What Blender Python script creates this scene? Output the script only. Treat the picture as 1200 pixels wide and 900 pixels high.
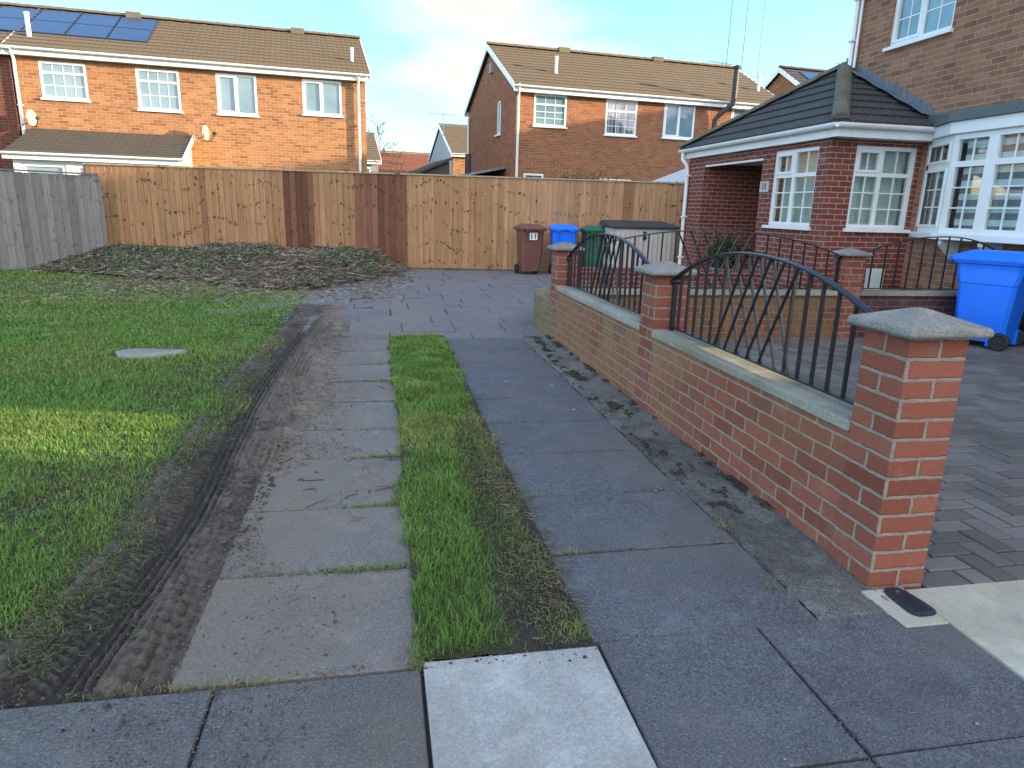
import bpy, math, random
import numpy as np
from mathutils import Vector, Matrix
random.seed(7); RNG = np.random.default_rng(11)
for o in list(bpy.data.objects): bpy.data.objects.remove(o)
S = bpy.context.scene; COL = S.collection
R = math.radians

# ------------------------------------------------------------------ camera, sky, sun, exposure
cam_d = bpy.data.cameras.new('camera'); cam = bpy.data.objects.new('camera', cam_d); COL.objects.link(cam)
cam_d.sensor_width = 36; cam_d.lens = 24.0; cam_d.clip_end = 2000; cam_d.clip_start = 0.05
rx = Vector((0.9825694, -0.1839184, 0.0270444)); uy = Vector((0.0200250, 0.2493533, 0.9682055)); fw = Vector((0.1848144, 0.9507876, -0.2486899))
cam.matrix_world = Matrix(((rx.x, uy.x, -fw.x, 0), (rx.y, uy.y, -fw.y, 0), (rx.z, uy.z, -fw.z, 1.38), (0, 0, 0, 1)))
S.camera = cam
S.view_settings.view_transform = 'Standard'; S.view_settings.look = 'None'
S.view_settings.exposure = 2.0; S.view_settings.gamma = 1.0; S.view_settings.use_curve_mapping = False
SUN_EL, SUN_AZ = R(10.5), R(104)          # azimuth clockwise from +Y
to_sun = Vector((math.sin(SUN_AZ)*math.cos(SUN_EL), math.cos(SUN_AZ)*math.cos(SUN_EL), math.sin(SUN_EL)))
sd = bpy.data.lights.new('sun', 'SUN'); sd.energy = 3.7; sd.angle = R(0.6); sd.color = (1.0, 0.74, 0.46)
so = bpy.data.objects.new('sun', sd); COL.objects.link(so); so.rotation_euler = to_sun.to_track_quat('Z', 'Y').to_euler()
W = bpy.data.worlds.new('World'); S.world = W; W.use_nodes = True
wn, wl = W.node_tree.nodes, W.node_tree.links; wn.clear()
wo = wn.new('ShaderNodeOutputWorld'); bg = wn.new('ShaderNodeBackground'); bg.inputs['Strength'].default_value = 0.15
sky = wn.new('ShaderNodeTexSky'); sky.sky_type = 'NISHITA'; sky.sun_disc = False
sky.sun_elevation = SUN_EL; sky.sun_rotation = SUN_AZ; sky.air_density = 1.0; sky.dust_density = 0.6; sky.ozone_density = 1.5
geo = wn.new('ShaderNodeNewGeometry'); sepx = wn.new('ShaderNodeSeparateXYZ')
neg = wn.new('ShaderNodeVectorMath'); neg.operation = 'SCALE'; neg.inputs['Scale'].default_value = -1
wl.new(geo.outputs['Incoming'], neg.inputs[0]); wl.new(neg.outputs[0], sepx.inputs[0])
mz = wn.new('ShaderNodeMath'); mz.operation = 'ADD'; mz.inputs[1].default_value = 0.12; wl.new(sepx.outputs['Z'], mz.inputs[0])
dv = wn.new('ShaderNodeVectorMath'); dv.operation = 'DIVIDE'; wl.new(neg.outputs[0], dv.inputs[0]); wl.new(mz.outputs[0], dv.inputs[1])
cn = wn.new('ShaderNodeTexNoise'); cn.inputs['Scale'].default_value = 0.85; cn.inputs['Detail'].default_value = 7; cn.inputs['Roughness'].default_value = 0.52
cmap = wn.new('ShaderNodeMapping'); cmap.inputs['Location'].default_value = (1.15, 0.25, 0.0); wl.new(dv.outputs[0], cmap.inputs[0]); wl.new(cmap.outputs[0], cn.inputs['Vector'])
# a bank of cloud lies low over the houses, thinning upwards
bank = wn.new('ShaderNodeVectorMath'); bank.operation = 'DOT_PRODUCT'; bank.inputs[1].default_value = Vector((0.21, 0.94, 0.335)).normalized(); wl.new(neg.outputs[0], bank.inputs[0])
brp = wn.new('ShaderNodeMapRange'); brp.inputs['From Min'].default_value = 0.955; brp.inputs['From Max'].default_value = 1.0; brp.inputs['To Min'].default_value = 0.0; brp.inputs['To Max'].default_value = 0.20; wl.new(bank.outputs['Value'], brp.inputs['Value'])
back = wn.new('ShaderNodeMapRange'); back.inputs['From Min'].default_value = 0.35; back.inputs['From Max'].default_value = -0.5; back.inputs['To Min'].default_value = 0.0; back.inputs['To Max'].default_value = 0.30
sepn = wn.new('ShaderNodeSeparateXYZ'); wl.new(neg.outputs[0], sepn.inputs[0]); wl.new(sepn.outputs['Y'], back.inputs['Value'])   # unseen broken cloud added behind the viewer to fill the shade
cad0 = wn.new('ShaderNodeMath'); cad0.operation = 'ADD'; wl.new(cn.outputs['Fac'], cad0.inputs[0]); wl.new(back.outputs[0], cad0.inputs[1])
cadd = wn.new('ShaderNodeMath'); cadd.operation = 'ADD'; wl.new(cad0.outputs[0], cadd.inputs[0]); wl.new(brp.outputs[0], cadd.inputs[1])
cr = wn.new('ShaderNodeMapRange'); cr.interpolation_type = 'SMOOTHSTEP'; cr.inputs['From Min'].default_value = 0.57; cr.inputs['From Max'].default_value = 0.80; wl.new(cadd.outputs[0], cr.inputs['Value'])
ctint = wn.new('ShaderNodeMix'); ctint.data_type = 'RGBA'; ctint.blend_type = 'MULTIPLY'; ctint.inputs['Factor'].default_value = 1.0
wl.new(sky.outputs[0], ctint.inputs[6]); ctint.inputs[7].default_value = (0.60, 0.86, 1.0, 1)
cm = wn.new('ShaderNodeMix'); cm.data_type = 'RGBA'; wl.new(cr.outputs[0], cm.inputs['Factor']); wl.new(ctint.outputs[2], cm.inputs[6]); 
crear = wn.new('ShaderNodeMapRange'); crear.inputs['From Min'].default_value = 0.45; crear.inputs['From Max'].default_value = -0.35; wl.new(sepn.outputs['Y'], crear.inputs['Value'])
ccol = wn.new('ShaderNodeMix'); ccol.data_type = 'RGBA'; wl.new(crear.outputs[0], ccol.inputs['Factor']); ccol.inputs[6].default_value = (1.72, 1.67, 1.60, 1); ccol.inputs[7].default_value = (4.0, 4.2, 4.65, 1)   # unseen clouds behind the viewer made brighter as added fill light
wl.new(ccol.outputs[2], cm.inputs[7])
wl.new(cm.outputs[2], bg.inputs['Color']); wl.new(bg.outputs[0], wo.inputs[0])

# ------------------------------------------------------------------ materials
def new_mat(name):
    m = bpy.data.materials.new(name); m.use_nodes = True
    nt = m.node_tree; b = nt.nodes['Principled BSDF']
    return m, nt, b
class NT:
    def __init__(s, nt): s.nt = nt; s.n = nt.nodes; s.l = nt.links
    def link(s, a, b): s.l.new(a, b)
    def uv(s, scale=(1, 1, 1), rot=(0, 0, 0), obj=False, loc=(0, 0, 0)):
        t = s.n.new('ShaderNodeTexCoord'); mp = s.n.new('ShaderNodeMapping')
        mp.inputs['Scale'].default_value = scale; mp.inputs['Rotation'].default_value = rot; mp.inputs['Location'].default_value = loc
        s.link(t.outputs['Object' if obj else 'UV'], mp.inputs[0]); return mp.outputs[0]
    def noise(s, vec, scale, detail=4, rough=0.55, dist=0):
        t = s.n.new('ShaderNodeTexNoise'); t.inputs['Scale'].default_value = scale; t.inputs['Detail'].default_value = detail
        t.inputs['Roughness'].default_value = rough; t.inputs['Distortion'].default_value = dist
        if vec is not None: s.link(vec, t.inputs['Vector'])
        return t.outputs['Fac']
    def voro(s, vec, scale, feature='F1', rand=1.0):
        t = s.n.new('ShaderNodeTexVoronoi'); t.feature = feature; t.inputs['Scale'].default_value = scale; t.inputs['Randomness'].default_value = rand
        s.link(vec, t.inputs['Vector']); return t
    def rng(s, v, a, b, c=0.0, d=1.0, smooth=False):
        t = s.n.new('ShaderNodeMapRange'); t.inputs['From Min'].default_value = a; t.inputs['From Max'].default_value = b
        t.inputs['To Min'].default_value = c; t.inputs['To Max'].default_value = d
        if smooth: t.interpolation_type = 'SMOOTHSTEP'
        s.link(v, t.inputs['Value']); return t.outputs[0]
    def mix(s, f, a, b, mode='MIX'):
        t = s.n.new('ShaderNodeMix'); t.data_type = 'RGBA'; t.blend_type = mode
        for sock, v in ((t.inputs['Factor'], f), (t.inputs[6], a), (t.inputs[7], b)):
            if isinstance(v, (int, float)): sock.default_value = v
            elif isinstance(v, tuple): sock.default_value = v if len(v) == 4 else (*v, 1)
            else: s.link(v, sock)
        return t.outputs[2]
    def math(s, op, a, b=0.0):
        t = s.n.new('ShaderNodeMath'); t.operation = op
        for sock, v in ((t.inputs[0], a), (t.inputs[1], b)):
            if isinstance(v, (int, float)): sock.default_value = v
            else: s.link(v, sock)
        return t.outputs[0]
    def bump(s, h, dist=0.01, strength=1.0, nrm=None):
        t = s.n.new('ShaderNodeBump'); t.inputs['Distance'].default_value = dist; t.inputs['Strength'].default_value = strength
        s.link(h, t.inputs['Height'])
        if nrm is not None: s.link(nrm, t.inputs['Normal'])
        return t.outputs[0]

def plain(name, c, rough=0.6, var=0.12, scale=6, bump=0.0, bscale=60, spec=0.5, metal=0.0, grime=None):
    m, nt, b = new_mat(name); k = NT(nt); v = k.uv(obj=True)
    n = k.noise(v, scale, 5)
    lo = tuple(x*(1-var) for x in c); hi = tuple(min(1, x*(1+var)) for x in c)
    col = k.mix(n, lo, hi)
    if grime: col = k.mix(k.rng(k.noise(v, scale*0.4, 6, 0.65), 0.52, 0.75), col, grime)
    k.link(col, b.inputs['Base Color']); b.inputs['Roughness'].default_value = rough; b.inputs['Metallic'].default_value = metal
    b.inputs['Specular IOR Level'].default_value = spec
    if bump: k.link(k.bump(k.noise(v, bscale, 4, 0.65), bump), b.inputs['Normal'])
    return m

def brick(name, c1, c2, mortar, dark=(0.1, 0.05, 0.035), msize=0.006, bw=0.225, bh=0.075, stain=0.25, green=None, bumpd=0.006, darkamt=0.35, off=(0, 0, 0), gy=None):
    m, nt, b = new_mat(name); k = NT(nt); v = k.uv(loc=off)
    wob = k.n.new('ShaderNodeVectorMath'); wob.operation = 'MULTIPLY_ADD'
    nz = k.n.new('ShaderNodeTexNoise'); nz.inputs['Scale'].default_value = 25; nz.inputs['Detail'].default_value = 2; k.link(v, nz.inputs['Vector'])
    sub = k.n.new('ShaderNodeVectorMath'); sub.operation = 'SUBTRACT'; sub.inputs[1].default_value = (0.5, 0.5, 0.5); k.link(nz.outputs['Color'], sub.inputs[0])
    k.link(sub.outputs[0], wob.inputs[0]); wob.inputs[1].default_value = (0.010, 0.010, 0); k.link(v, wob.inputs[2])
    t = k.n.new('ShaderNodeTexBrick'); t.offset = 0.5; t.inputs['Scale'].default_value = 1; t.inputs['Brick Width'].default_value = bw; t.inputs['Row Height'].default_value = bh
    t.inputs['Mortar Size'].default_value = msize; t.inputs['Mortar Smooth'].default_value = 0.25; t.inputs['Bias'].default_value = 0
    t.inputs['Color1'].default_value = (*c1, 1); t.inputs['Color2'].default_value = (*c2, 1); t.inputs['Mortar'].default_value = (*mortar, 1)
    k.link(wob.outputs[0], t.inputs['Vector'])
    # a second random tone per brick
    t2 = k.n.new('ShaderNodeTexBrick'); t2.offset = 0.5; t2.inputs['Scale'].default_value = 1; t2.inputs['Brick Width'].default_value = bw; t2.inputs['Row Height'].default_value = bh
    t2.inputs['Mortar Size'].default_value = 0; t2.inputs['Color1'].default_value = (0, 0, 0, 1); t2.inputs['Color2'].default_value = (1, 1, 1, 1); t2.inputs['Mortar'].default_value = (0, 0, 0, 1)
    mp = k.n.new('ShaderNodeMapping'); mp.inputs['Location'].default_value = (bw*38, bh*54, 0); k.link(wob.outputs[0], mp.inputs[0]); k.link(mp.outputs[0], t2.inputs['Vector'])
    sx = k.n.new('ShaderNodeSeparateColor'); k.link(t2.outputs['Color'], sx.inputs[0])
    isd = k.rng(sx.outputs[0], 0.62, 0.98)
    mask = k.math('MULTIPLY', k.math('MULTIPLY', isd, darkamt), k.math('SUBTRACT', 1.0, t.outputs['Fac']))
    col = k.mix(mask, t.outputs['Color'], dark)
    sp = k.noise(v, 180, 3, 0.7); col = k.mix(k.rng(sp, 0.42, 0.72, 0.0, 0.55), col, tuple(x*0.42 for x in c1)); s2 = k.noise(v, 33, 5, 0.7); col = k.mix(k.rng(s2, 0.5, 0.75, 0.0, 0.4), col, tuple(x*0.5 for x in c1)); col = k.mix(k.rng(s2, 0.45, 0.28, 0.0, 0.3), col, tuple(min(1, x*1.5) for x in c1))
    big = k.noise(v, 1.3, 6, 0.6); col = k.mix(k.rng(big, 0.35, 0.7, 0.0, stain), col, tuple(x*0.62 for x in c1), 'MIX')
    eff = k.noise(v, 3.1, 7, 0.7); col = k.mix(k.rng(eff, 0.55, 0.78, 0.0, 0.40), col, mortar); mn = k.noise(v, 17, 4, 0.7); col = k.mix(k.math('MULTIPLY', t.outputs['Fac'], k.rng(mn, 0.45, 0.7, 0, 0.65)), col, tuple(x*0.45 for x in mortar))
    if green:
        gm = k.rng(k.noise(v, 1.9, 5, 0.6), 0.38, 0.60, 0, 0.7)
        if gy:      # the algae grow along the far half of the wall
            tc = k.n.new('ShaderNodeTexCoord'); so_ = k.n.new('ShaderNodeSeparateXYZ'); k.link(tc.outputs['Object'], so_.inputs[0])
            up_ = k.math('ADD', k.rng(so_.outputs[1], 1.3, 2.4, 0, 0.75), k.math('MULTIPLY', k.rng(so_.outputs[2], 0.30, 0.5), 0.35)); gm = k.math('MULTIPLY', gm, k.math('MINIMUM', up_, 1.0))
        col = k.mix(gm, col, green)
    k.link(col, b.inputs['Base Color']); b.inputs['Roughness'].default_value = 0.9; b.inputs['Specular IOR Level'].default_value = 0.2
    h = k.math('ADD', k.math('MULTIPLY', t.outputs['Fac'], -1.0), k.math('MULTIPLY', k.noise(v, 110, 4, 0.7), 0.35))
    k.link(k.bump(h, bumpd), b.inputs['Normal'])
    return m

def tile(name, c1, c2, lichen, lam=0.25, rib=0.15):
    m, nt, b = new_mat(name); k = NT(nt); v = k.uv()
    n = k.noise(v, 2.2, 6, 0.6); col = k.mix(n, c1, c2)
    sep = k.n.new('ShaderNodeSeparateXYZ'); k.link(v, sep.inputs[0])
    w = k.math('SINE', k.math('MULTIPLY', sep.outputs[0], 2*math.pi/rib))
    col = k.mix(k.rng(w, 0.75, 1.0, 0, 0.10), col, tuple(x*0.5 for x in c1))
    vo = k.voro(v, 16); spots = k.rng(vo.outputs['Distance'], 0.10, 0.22, 1, 0)
    gate = k.rng(k.noise(v, 2.7, 4), 0.45, 0.6)
    col = k.mix(k.math('MULTIPLY', k.math('MULTIPLY', spots, gate), lam), col, lichen)
    col = k.mix(k.rng(k.noise(v, 38, 3, 0.7), 0.4, 0.75, 0, 0.35), col, lichen)
    k.link(col, b.inputs['Base Color']); b.inputs['Roughness'].default_value = 0.85; b.inputs['Specular IOR Level'].default_value = 0.25
    h = k.math('ADD', k.math('MULTIPLY', w, 0.10), k.math('MULTIPLY', k.noise(v, 60, 4, 0.7), 0.3))
    k.link(k.bump(h, 0.012), b.inputs['Normal'])
    return m

def concrete(name, c1, c2, speck=0.4, bumpd=0.004, bscale=120, stains=None, dots=0.0, dotscale=4.0, mudx=None):
    m, nt, b = new_mat(name); k = NT(nt); v = k.uv(obj=True)
    big = k.noise(v, 1.6, 6, 0.62); col = k.mix(k.rng(big, 0.3, 0.7), c1, c2)
    fine = k.noise(v, 125, 3, 0.8); col = k.mix(k.rng(fine, 0.52, 0.72, 0, speck), col, tuple(min(0.8, x*2.6+0.06) for x in c1))
    col = k.mix(k.rng(fine, 0.47, 0.28, 0, speck*1.4), col, tuple(x*0.3 for x in c1))
    g2 = k.noise(v, 48, 4, 0.7); col = k.mix(k.rng(g2, 0.53, 0.72, 0, speck*0.7), col, tuple(x*0.5 for x in c1))
    g3 = k.noise(v, 6.5, 6, 0.7, 0.5); col = k.mix(k.rng(g3, 0.52, 0.72, 0, 0.35), col, tuple(min(0.8, x*1.7) for x in c2))
    med = k.noise(v, 26, 5, 0.7); col = k.mix(k.rng(med, 0.5, 0.8, 0, 0.35), col, tuple(x*0.6 for x in c1))
    if stains: col = k.mix(k.rng(k.noise(v, 0.9, 7, 0.7, 0.4), 0.46, 0.66, 0, 0.7), col, stains)
    bl_ = k.noise(v, 4.3, 7, 0.75, 0.8); col = k.mix(k.rng(bl_, 0.54, 0.70, 0, 0.40), col, tuple(x*0.55 for x in c1)); col = k.mix(k.rng(bl_, 0.44, 0.30, 0, 0.30), col, tuple(min(0.8, x*1.45) for x in c2))
    if mudx:        # mud carried over from the verge
        so_ = k.n.new('ShaderNodeSeparateXYZ'); k.link(v, so_.inputs[0]); gx = k.rng(so_.outputs[0], mudx[0], mudx[1], 1.0, 0.0)
        gm = k.math('ADD', gx, k.math('MULTIPLY', k.math('SUBTRACT', k.noise(v, 3.2, 8, 0.72, 0.4), 0.5), 2.4))
        stx = k.n.new('ShaderNodeMapping'); stx.inputs['Scale'].default_value = (26, 1.1, 1); k.link(v, stx.inputs[0]); smear = k.noise(stx.outputs[0], 1.0, 4, 0.65)
        gm = k.math('ADD', gm, k.math('MULTIPLY', k.math('SUBTRACT', smear, 0.5), 0.9))
        col = k.mix(k.rng(gm, 0.30, 0.85, 0, 0.85), col, k.mix(k.noise(v, 70, 4, 0.75), (0.07, 0.056, 0.046), (0.29, 0.24, 0.195)))
    if dots:
        vo = k.voro(v, dotscale); sz = k.rng(vo.outputs['Distance'], 0.045, 0.075, dots, 0)
        sc = k.n.new('ShaderNodeSeparateColor'); k.link(vo.outputs['Color'], sc.inputs[0])
        col = k.mix(k.math('MULTIPLY', sz, k.rng(sc.outputs[0], 0.62, 0.66)), col, (0.5, 0.52, 0.5))
    k.link(col, b.inputs['Base Color']); b.inputs['Roughness'].default_value = 0.85; b.inputs['Specular IOR Level'].default_value = 0.3
    h = k.math('ADD', k.noise(v, bscale, 5, 0.7), k.math('MULTIPLY', k.noise(v, 9, 4), 1.2))
    k.link(k.bump(h, bumpd), b.inputs['Normal'])
    return m

def attr_mat(name, rough=0.8, mult=None, trans=0.0, spec=0.3):
    m, nt, b = new_mat(name); k = NT(nt)
    a = k.n.new('ShaderNodeAttribute'); a.attribute_name = 'tint'; col = a.outputs['Color']
    k.link(col, b.inputs['Base Color']); b.inputs['Roughness'].default_value = rough; b.inputs['Specular IOR Level'].default_value = spec
    if trans:
        tr = k.n.new('ShaderNodeBsdfTranslucent'); mx = k.n.new('ShaderNodeMixShader'); mx.inputs[0].default_value = trans
        k.link(col, tr.inputs[0]); k.link(b.outputs[0], mx.inputs[1]); k.link(tr.outputs[0], mx.inputs[2]); k.link(mx.outputs[0], nt.nodes['Material Output'].inputs[0])
    return m

def wood(name, knots=1.0, streak=0.5):
    m, nt, b = new_mat(name); k = NT(nt); v = k.uv()
    a = k.n.new('ShaderNodeAttribute'); a.attribute_name = 'tint'; base = a.outputs['Color']
    g = k.noise(k.uv((55, 2.2, 1)), 1.0, 5, 0.6, 0.6)
    lg = k.noise(k.uv((30, 0.5, 1), loc=(3, 1, 0)), 1.0, 4, 0.6); base = k.mix(k.rng(lg, 0.5, 0.72, 0, 0.45), base, (0.13, 0.058, 0.026)); col = k.mix(k.rng(g, 0.45, 0.75, 0, streak), base, (0.10, 0.045, 0.018), 'MIX')
    col = k.mix(k.rng(g, 0.45, 0.2, 0, 0.25), col, (0.5, 0.36, 0.2))
    vo = k.voro(k.uv((9.5, 4.0, 1)), 1.0); kn = k.rng(vo.outputs['Distance'], 0.10, 0.20, 1, 0)
    sc = k.n.new('ShaderNodeSeparateColor'); k.link(vo.outputs['Color'], sc.inputs[0])
    kn = k.math('MULTIPLY', kn, k.rng(sc.outputs[0], 0.50, 0.56))
    # whorls of knots come in rows at the same heights on boards cut from one log
    vo2 = k.voro(k.uv((17, 17, 1)), 1.0); ps = k.n.new('ShaderNodeSeparateXYZ'); k.link(v, ps.inputs[0])
    rowz = k.math('ADD', ps.outputs[1], k.math('MULTIPLY', k.noise(k.uv((0.9, 0, 0)), 1.0, 1), 1.3))
    row = k.math('ABSOLUTE', k.math('SUBTRACT', k.math('FRACT', k.math('MULTIPLY', rowz, 2.3)), 0.5))
    kn2 = k.math('MULTIPLY', k.rng(vo2.outputs['Distance'], 0.26, 0.46, 1, 0), k.rng(row, 0.06, 0.13, 1, 0))
    kn2 = k.math('MULTIPLY', kn2, k.rng(k.noise(k.uv((1.6, 0.8, 1)), 1.0, 2), 0.42, 0.52))
    kk = k.math('MULTIPLY', k.math('MAXIMUM', kn, kn2), knots)
    col = k.mix(kk, col, (0.045, 0.02, 0.009))
    col = k.mix(k.rng(k.noise(k.uv((2.2, 0.7, 1)), 1.0, 6, 0.7), 0.5, 0.75, 0, 0.4), col, (0.1, 0.055, 0.025))
    k.link(col, b.inputs['Base Color']); b.inputs['Roughness'].default_value = 0.8; b.inputs['Specular IOR Level'].default_value = 0.25
    k.link(k.bump(g, 0.004), b.inputs['Normal'])
    return m

def glass_opaque(name, c1, c2, ior=2.1, rough=0.04, vstripe=0):
    m, nt, b = new_mat(name); k = NT(nt); v = k.uv()
    n = k.noise(k.uv((9 if vstripe else 1.1, 0.5 if vstripe else 1.1, 1)), 1.0, 3)
    k.link(k.mix(k.rng(n, 0.35, 0.65), c1, c2), b.inputs['Base Color']); b.inputs['Roughness'].default_value = rough; b.inputs['IOR'].default_value = ior
    k.link(k.bump(k.noise(v, 1.5, 2), 0.004), b.inputs['Normal'])
    return m
def glass_thin(name):
    m, nt, b = new_mat(name); k = NT(nt)
    gl = k.n.new('ShaderNodeBsdfGlossy'); gl.inputs['Roughness'].default_value = 0.02; tr = k.n.new('ShaderNodeBsdfTransparent'); tr.inputs[0].default_value = (0.86, 0.93, 0.92, 1)
    lw = k.n.new('ShaderNodeLayerWeight'); lw.inputs[0].default_value = 0.5; fac = k.math('ADD', 0.10, k.math('MULTIPLY', k.math('POWER', lw.outputs['Facing'], 4.0), 0.85)); mx = k.n.new('ShaderNodeMixShader')
    k.link(fac, mx.inputs[0]); k.link(tr.outputs[0], mx.inputs[1]); k.link(gl.outputs[0], mx.inputs[2]); k.link(mx.outputs[0], nt.nodes['Material Output'].inputs[0])
    return m

M = {}
M['brick_orange'] = brick('orange_brick', (0.41, 0.205, 0.095), (0.29, 0.125, 0.058), (0.46, 0.34, 0.21), (0.11, 0.045, 0.025), stain=0.12, darkamt=0.6, msize=0.0075)
M['brick_brown'] = brick('brown_brick', (0.34, 0.145, 0.068), (0.24, 0.095, 0.05), (0.42, 0.31, 0.22), (0.12, 0.05, 0.03), stain=0.15, darkamt=0.5)
M['brick_dark'] = brick('dark_brick', (0.16, 0.055, 0.035), (0.115, 0.038, 0.026), (0.27, 0.19, 0.15))
M['brick_red'] = brick('red_brick', (0.255, 0.072, 0.048), (0.165, 0.048, 0.034), (0.46, 0.40, 0.36), (0.065, 0.022, 0.016), stain=0.2, msize=0.0065)
M['brick_main'] = brick('light_brown_brick', (0.36, 0.185, 0.115), (0.25, 0.12, 0.072), (0.46, 0.36, 0.28), (0.11, 0.055, 0.035), stain=0.1, darkamt=0.6, bumpd=0.008, off=(0.11, 0.02, 0))
M['brick_wall'] = brick('garden_wall_brick', (0.33, 0.115, 0.072), (0.23, 0.078, 0.05), (0.38, 0.32, 0.24), (0.15, 0.055, 0.036), stain=0.35, darkamt=0.65, msize=0.008, green=(0.27, 0.19, 0.095), gy=(2.6, 4.6), bumpd=0.009)
M['brick_pier'] = brick('pier_brick', (0.33, 0.115, 0.075), (0.225, 0.070, 0.048), (0.34, 0.30, 0.25), (0.15, 0.045, 0.03), stain=0.35, darkamt=0.6, msize=0.0085, bw=0.24, bh=0.0752, bumpd=0.010, off=(0.0, 0.0, 0))
M['brick_purple'] = brick('purple_brick', (0.12, 0.06, 0.055), (0.085, 0.042, 0.042), (0.22, 0.19, 0.17), (0.05, 0.03, 0.03))
M['brick_curve'] = brick('rendered_brick', (0.26, 0.195, 0.115), (0.18, 0.135, 0.08), (0.31, 0.26, 0.175), (0.14, 0.10, 0.06), stain=0.6, msize=0.011, bumpd=0.014)
M['brick_mid'] = brick('weathered_wall_brick', (0.23, 0.09, 0.055), (0.16, 0.055, 0.038), (0.38, 0.31, 0.22), (0.10, 0.035, 0.03), stain=0.3, green=(0.20, 0.14, 0.07))
M['tile_brown'] = tile('brown_roof_tile', (0.098, 0.076, 0.050), (0.150, 0.117, 0.077), (0.26, 0.22, 0.155))
M['tile_grey'] = tile('grey_roof_tile', (0.055, 0.05, 0.046), (0.09, 0.08, 0.072), (0.19, 0.17, 0.145))
M['tile_dark'] = tile('charcoal_roof_tile', (0.022, 0.023, 0.027), (0.042, 0.042, 0.046), (0.30, 0.30, 0.28), lam=0.9, rib=0.3)
M['tile_red'] = tile('red_roof_tile', (0.22, 0.085, 0.05), (0.17, 0.06, 0.04), (0.25, 0.14, 0.09), rib=0.3)
M['ridge'] = concrete('weathered_ridge_tile', (0.09, 0.085, 0.07), (0.15, 0.14, 0.10), stains=(0.12, 0.12, 0.05))
M['upvc'] = plain('white_upvc', (0.74, 0.77, 0.78), 0.35, 0.04, 3, grime=(0.62, 0.64, 0.62))
M['upvc_old'] = plain('weathered_white_paint', (0.66, 0.66, 0.62), 0.5, 0.06, 3, grime=(0.5, 0.49, 0.43))
M['lead'] = plain('lead_flashing', (0.17, 0.20, 0.235), 0.45, 0.25, 5, 0.01, 20, metal=0.3)
M['felt'] = plain('grey_green_felt', (0.10, 0.125, 0.125), 0.8, 0.15, 5, 0.004, 50)
M['cream'] = plain('cream_render', (0.62, 0.55, 0.33), 0.85, 0.06, 3, 0.003)
M['render_grey'] = plain('grey_render', (0.30, 0.31, 0.33), 0.9, 0.06, 3)
M['black_iron'] = plain('black_painted_iron', (0.012, 0.013, 0.018), 0.32, 0.3, 9, 0.0015, 160)
M['coping'] = concrete('coping_concrete', (0.27, 0.26, 0.22), (0.35, 0.33, 0.28), 0.5, 0.006, 90, stains=(0.17, 0.165, 0.10))
M['cap'] = concrete('pier_cap_concrete', (0.20, 0.195, 0.18), (0.30, 0.29, 0.265), 0.5, 0.006, 80, stains=(0.10, 0.10, 0.09))
M['slab'] = concrete('dark_paving_slab', (0.080, 0.084, 0.095), (0.122, 0.125, 0.135), 0.8, 0.005, 110, stains=(0.15, 0.13, 0.115), dots=0.7, dotscale=5.0)
M['slab_front'] = concrete('pavement_slab', (0.085, 0.087, 0.093), (0.135, 0.133, 0.132), 0.8, 0.005, 110, stains=(0.17, 0.135, 0.105), dots=0.5, dotscale=6.0)
M['slab_mud'] = concrete('muddy_paving_slab', (0.135, 0.128, 0.125), (0.20, 0.178, 0.162), 0.6, 0.006, 60, stains=(0.20, 0.155, 0.12), mudx=(-0.7, 0.15))
M['slab_far'] = concrete('worn_paving_slab', (0.125, 0.122, 0.128), (0.18, 0.17, 0.168), 0.4, 0.003, 90, stains=(0.20, 0.165, 0.135))
M['slab_pale'] = concrete('pale_paving_slab', (0.30, 0.305, 0.295), (0.41, 0.41, 0.395), 0.35, 0.003, 120, stains=(0.21, 0.195, 0.155))
M['concrete_pale'] = concrete('pale_concrete', (0.36, 0.345, 0.29), (0.46, 0.44, 0.37), 0.2, 0.003, 100, stains=(0.33, 0.30, 0.21))
M['joint'] = plain('dark_joint_soil', (0.035, 0.03, 0.025), 0.95, 0.3, 30, 0.01, 60)
M['block'] = attr_mat('block_paving', 0.85)
M['rough_conc'] = concrete('mossy_rough_concrete', (0.115, 0.11, 0.108), (0.20, 0.19, 0.178), 0.8, 0.012, 55, stains=(0.03, 0.03, 0.02))
M['render_yellow'] = plain('rough_cast_render', (0.33, 0.26, 0.145), 0.95, 0.3, 7, 0.02, 26, grime=(0.17, 0.13, 0.08))
M['fence'] = wood('fence_wood'); M['fence_old'] = wood('old_grey_fence_wood', 0.5, 0.35)
M['blade'] = attr_mat('grass_blade', 0.6, trans=0.3); M['litter'] = attr_mat('plant_clippings', 0.75, trans=0.1)
M['leaf'] = attr_mat('leaf', 0.5, trans=0.25)
M['turf'] = plain('lawn_soil', (0.055, 0.105, 0.025), 0.95, 0.4, 4, 0.02, 60, grime=(0.06, 0.09, 0.03))
M['bark'] = plain('bark', (0.16, 0.12, 0.085), 0.9, 0.3, 12, 0.01, 40)
M['glass'] = glass_thin('window_glass')
M['pane_sky'] = glass_opaque('curtained_sky_window', (0.10, 0.19, 0.235), (0.18, 0.285, 0.33), ior=1.75)  # curtained pane; its bluish colour also paints in the reflected sky
M['pane_dark'] = glass_opaque('striped_blind_window', (0.03, 0.035, 0.045), (0.30, 0.33, 0.36), vstripe=1)
M['pane_net'] = plain('net_curtain', (0.58, 0.62, 0.58), 0.9, 0.25, 5)
M['room'] = plain('room_shade', (0.05, 0.06, 0.065), 0.9, 0.4, 2)  # dark colour stands in for the unlit interior behind the glass
M['blind_l'] = plain('pale_blind', (0.80, 0.83, 0.86), 0.8, 0.05); M['blind_d'] = plain('grey_blind', (0.20, 0.235, 0.27), 0.8, 0.1)
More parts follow.
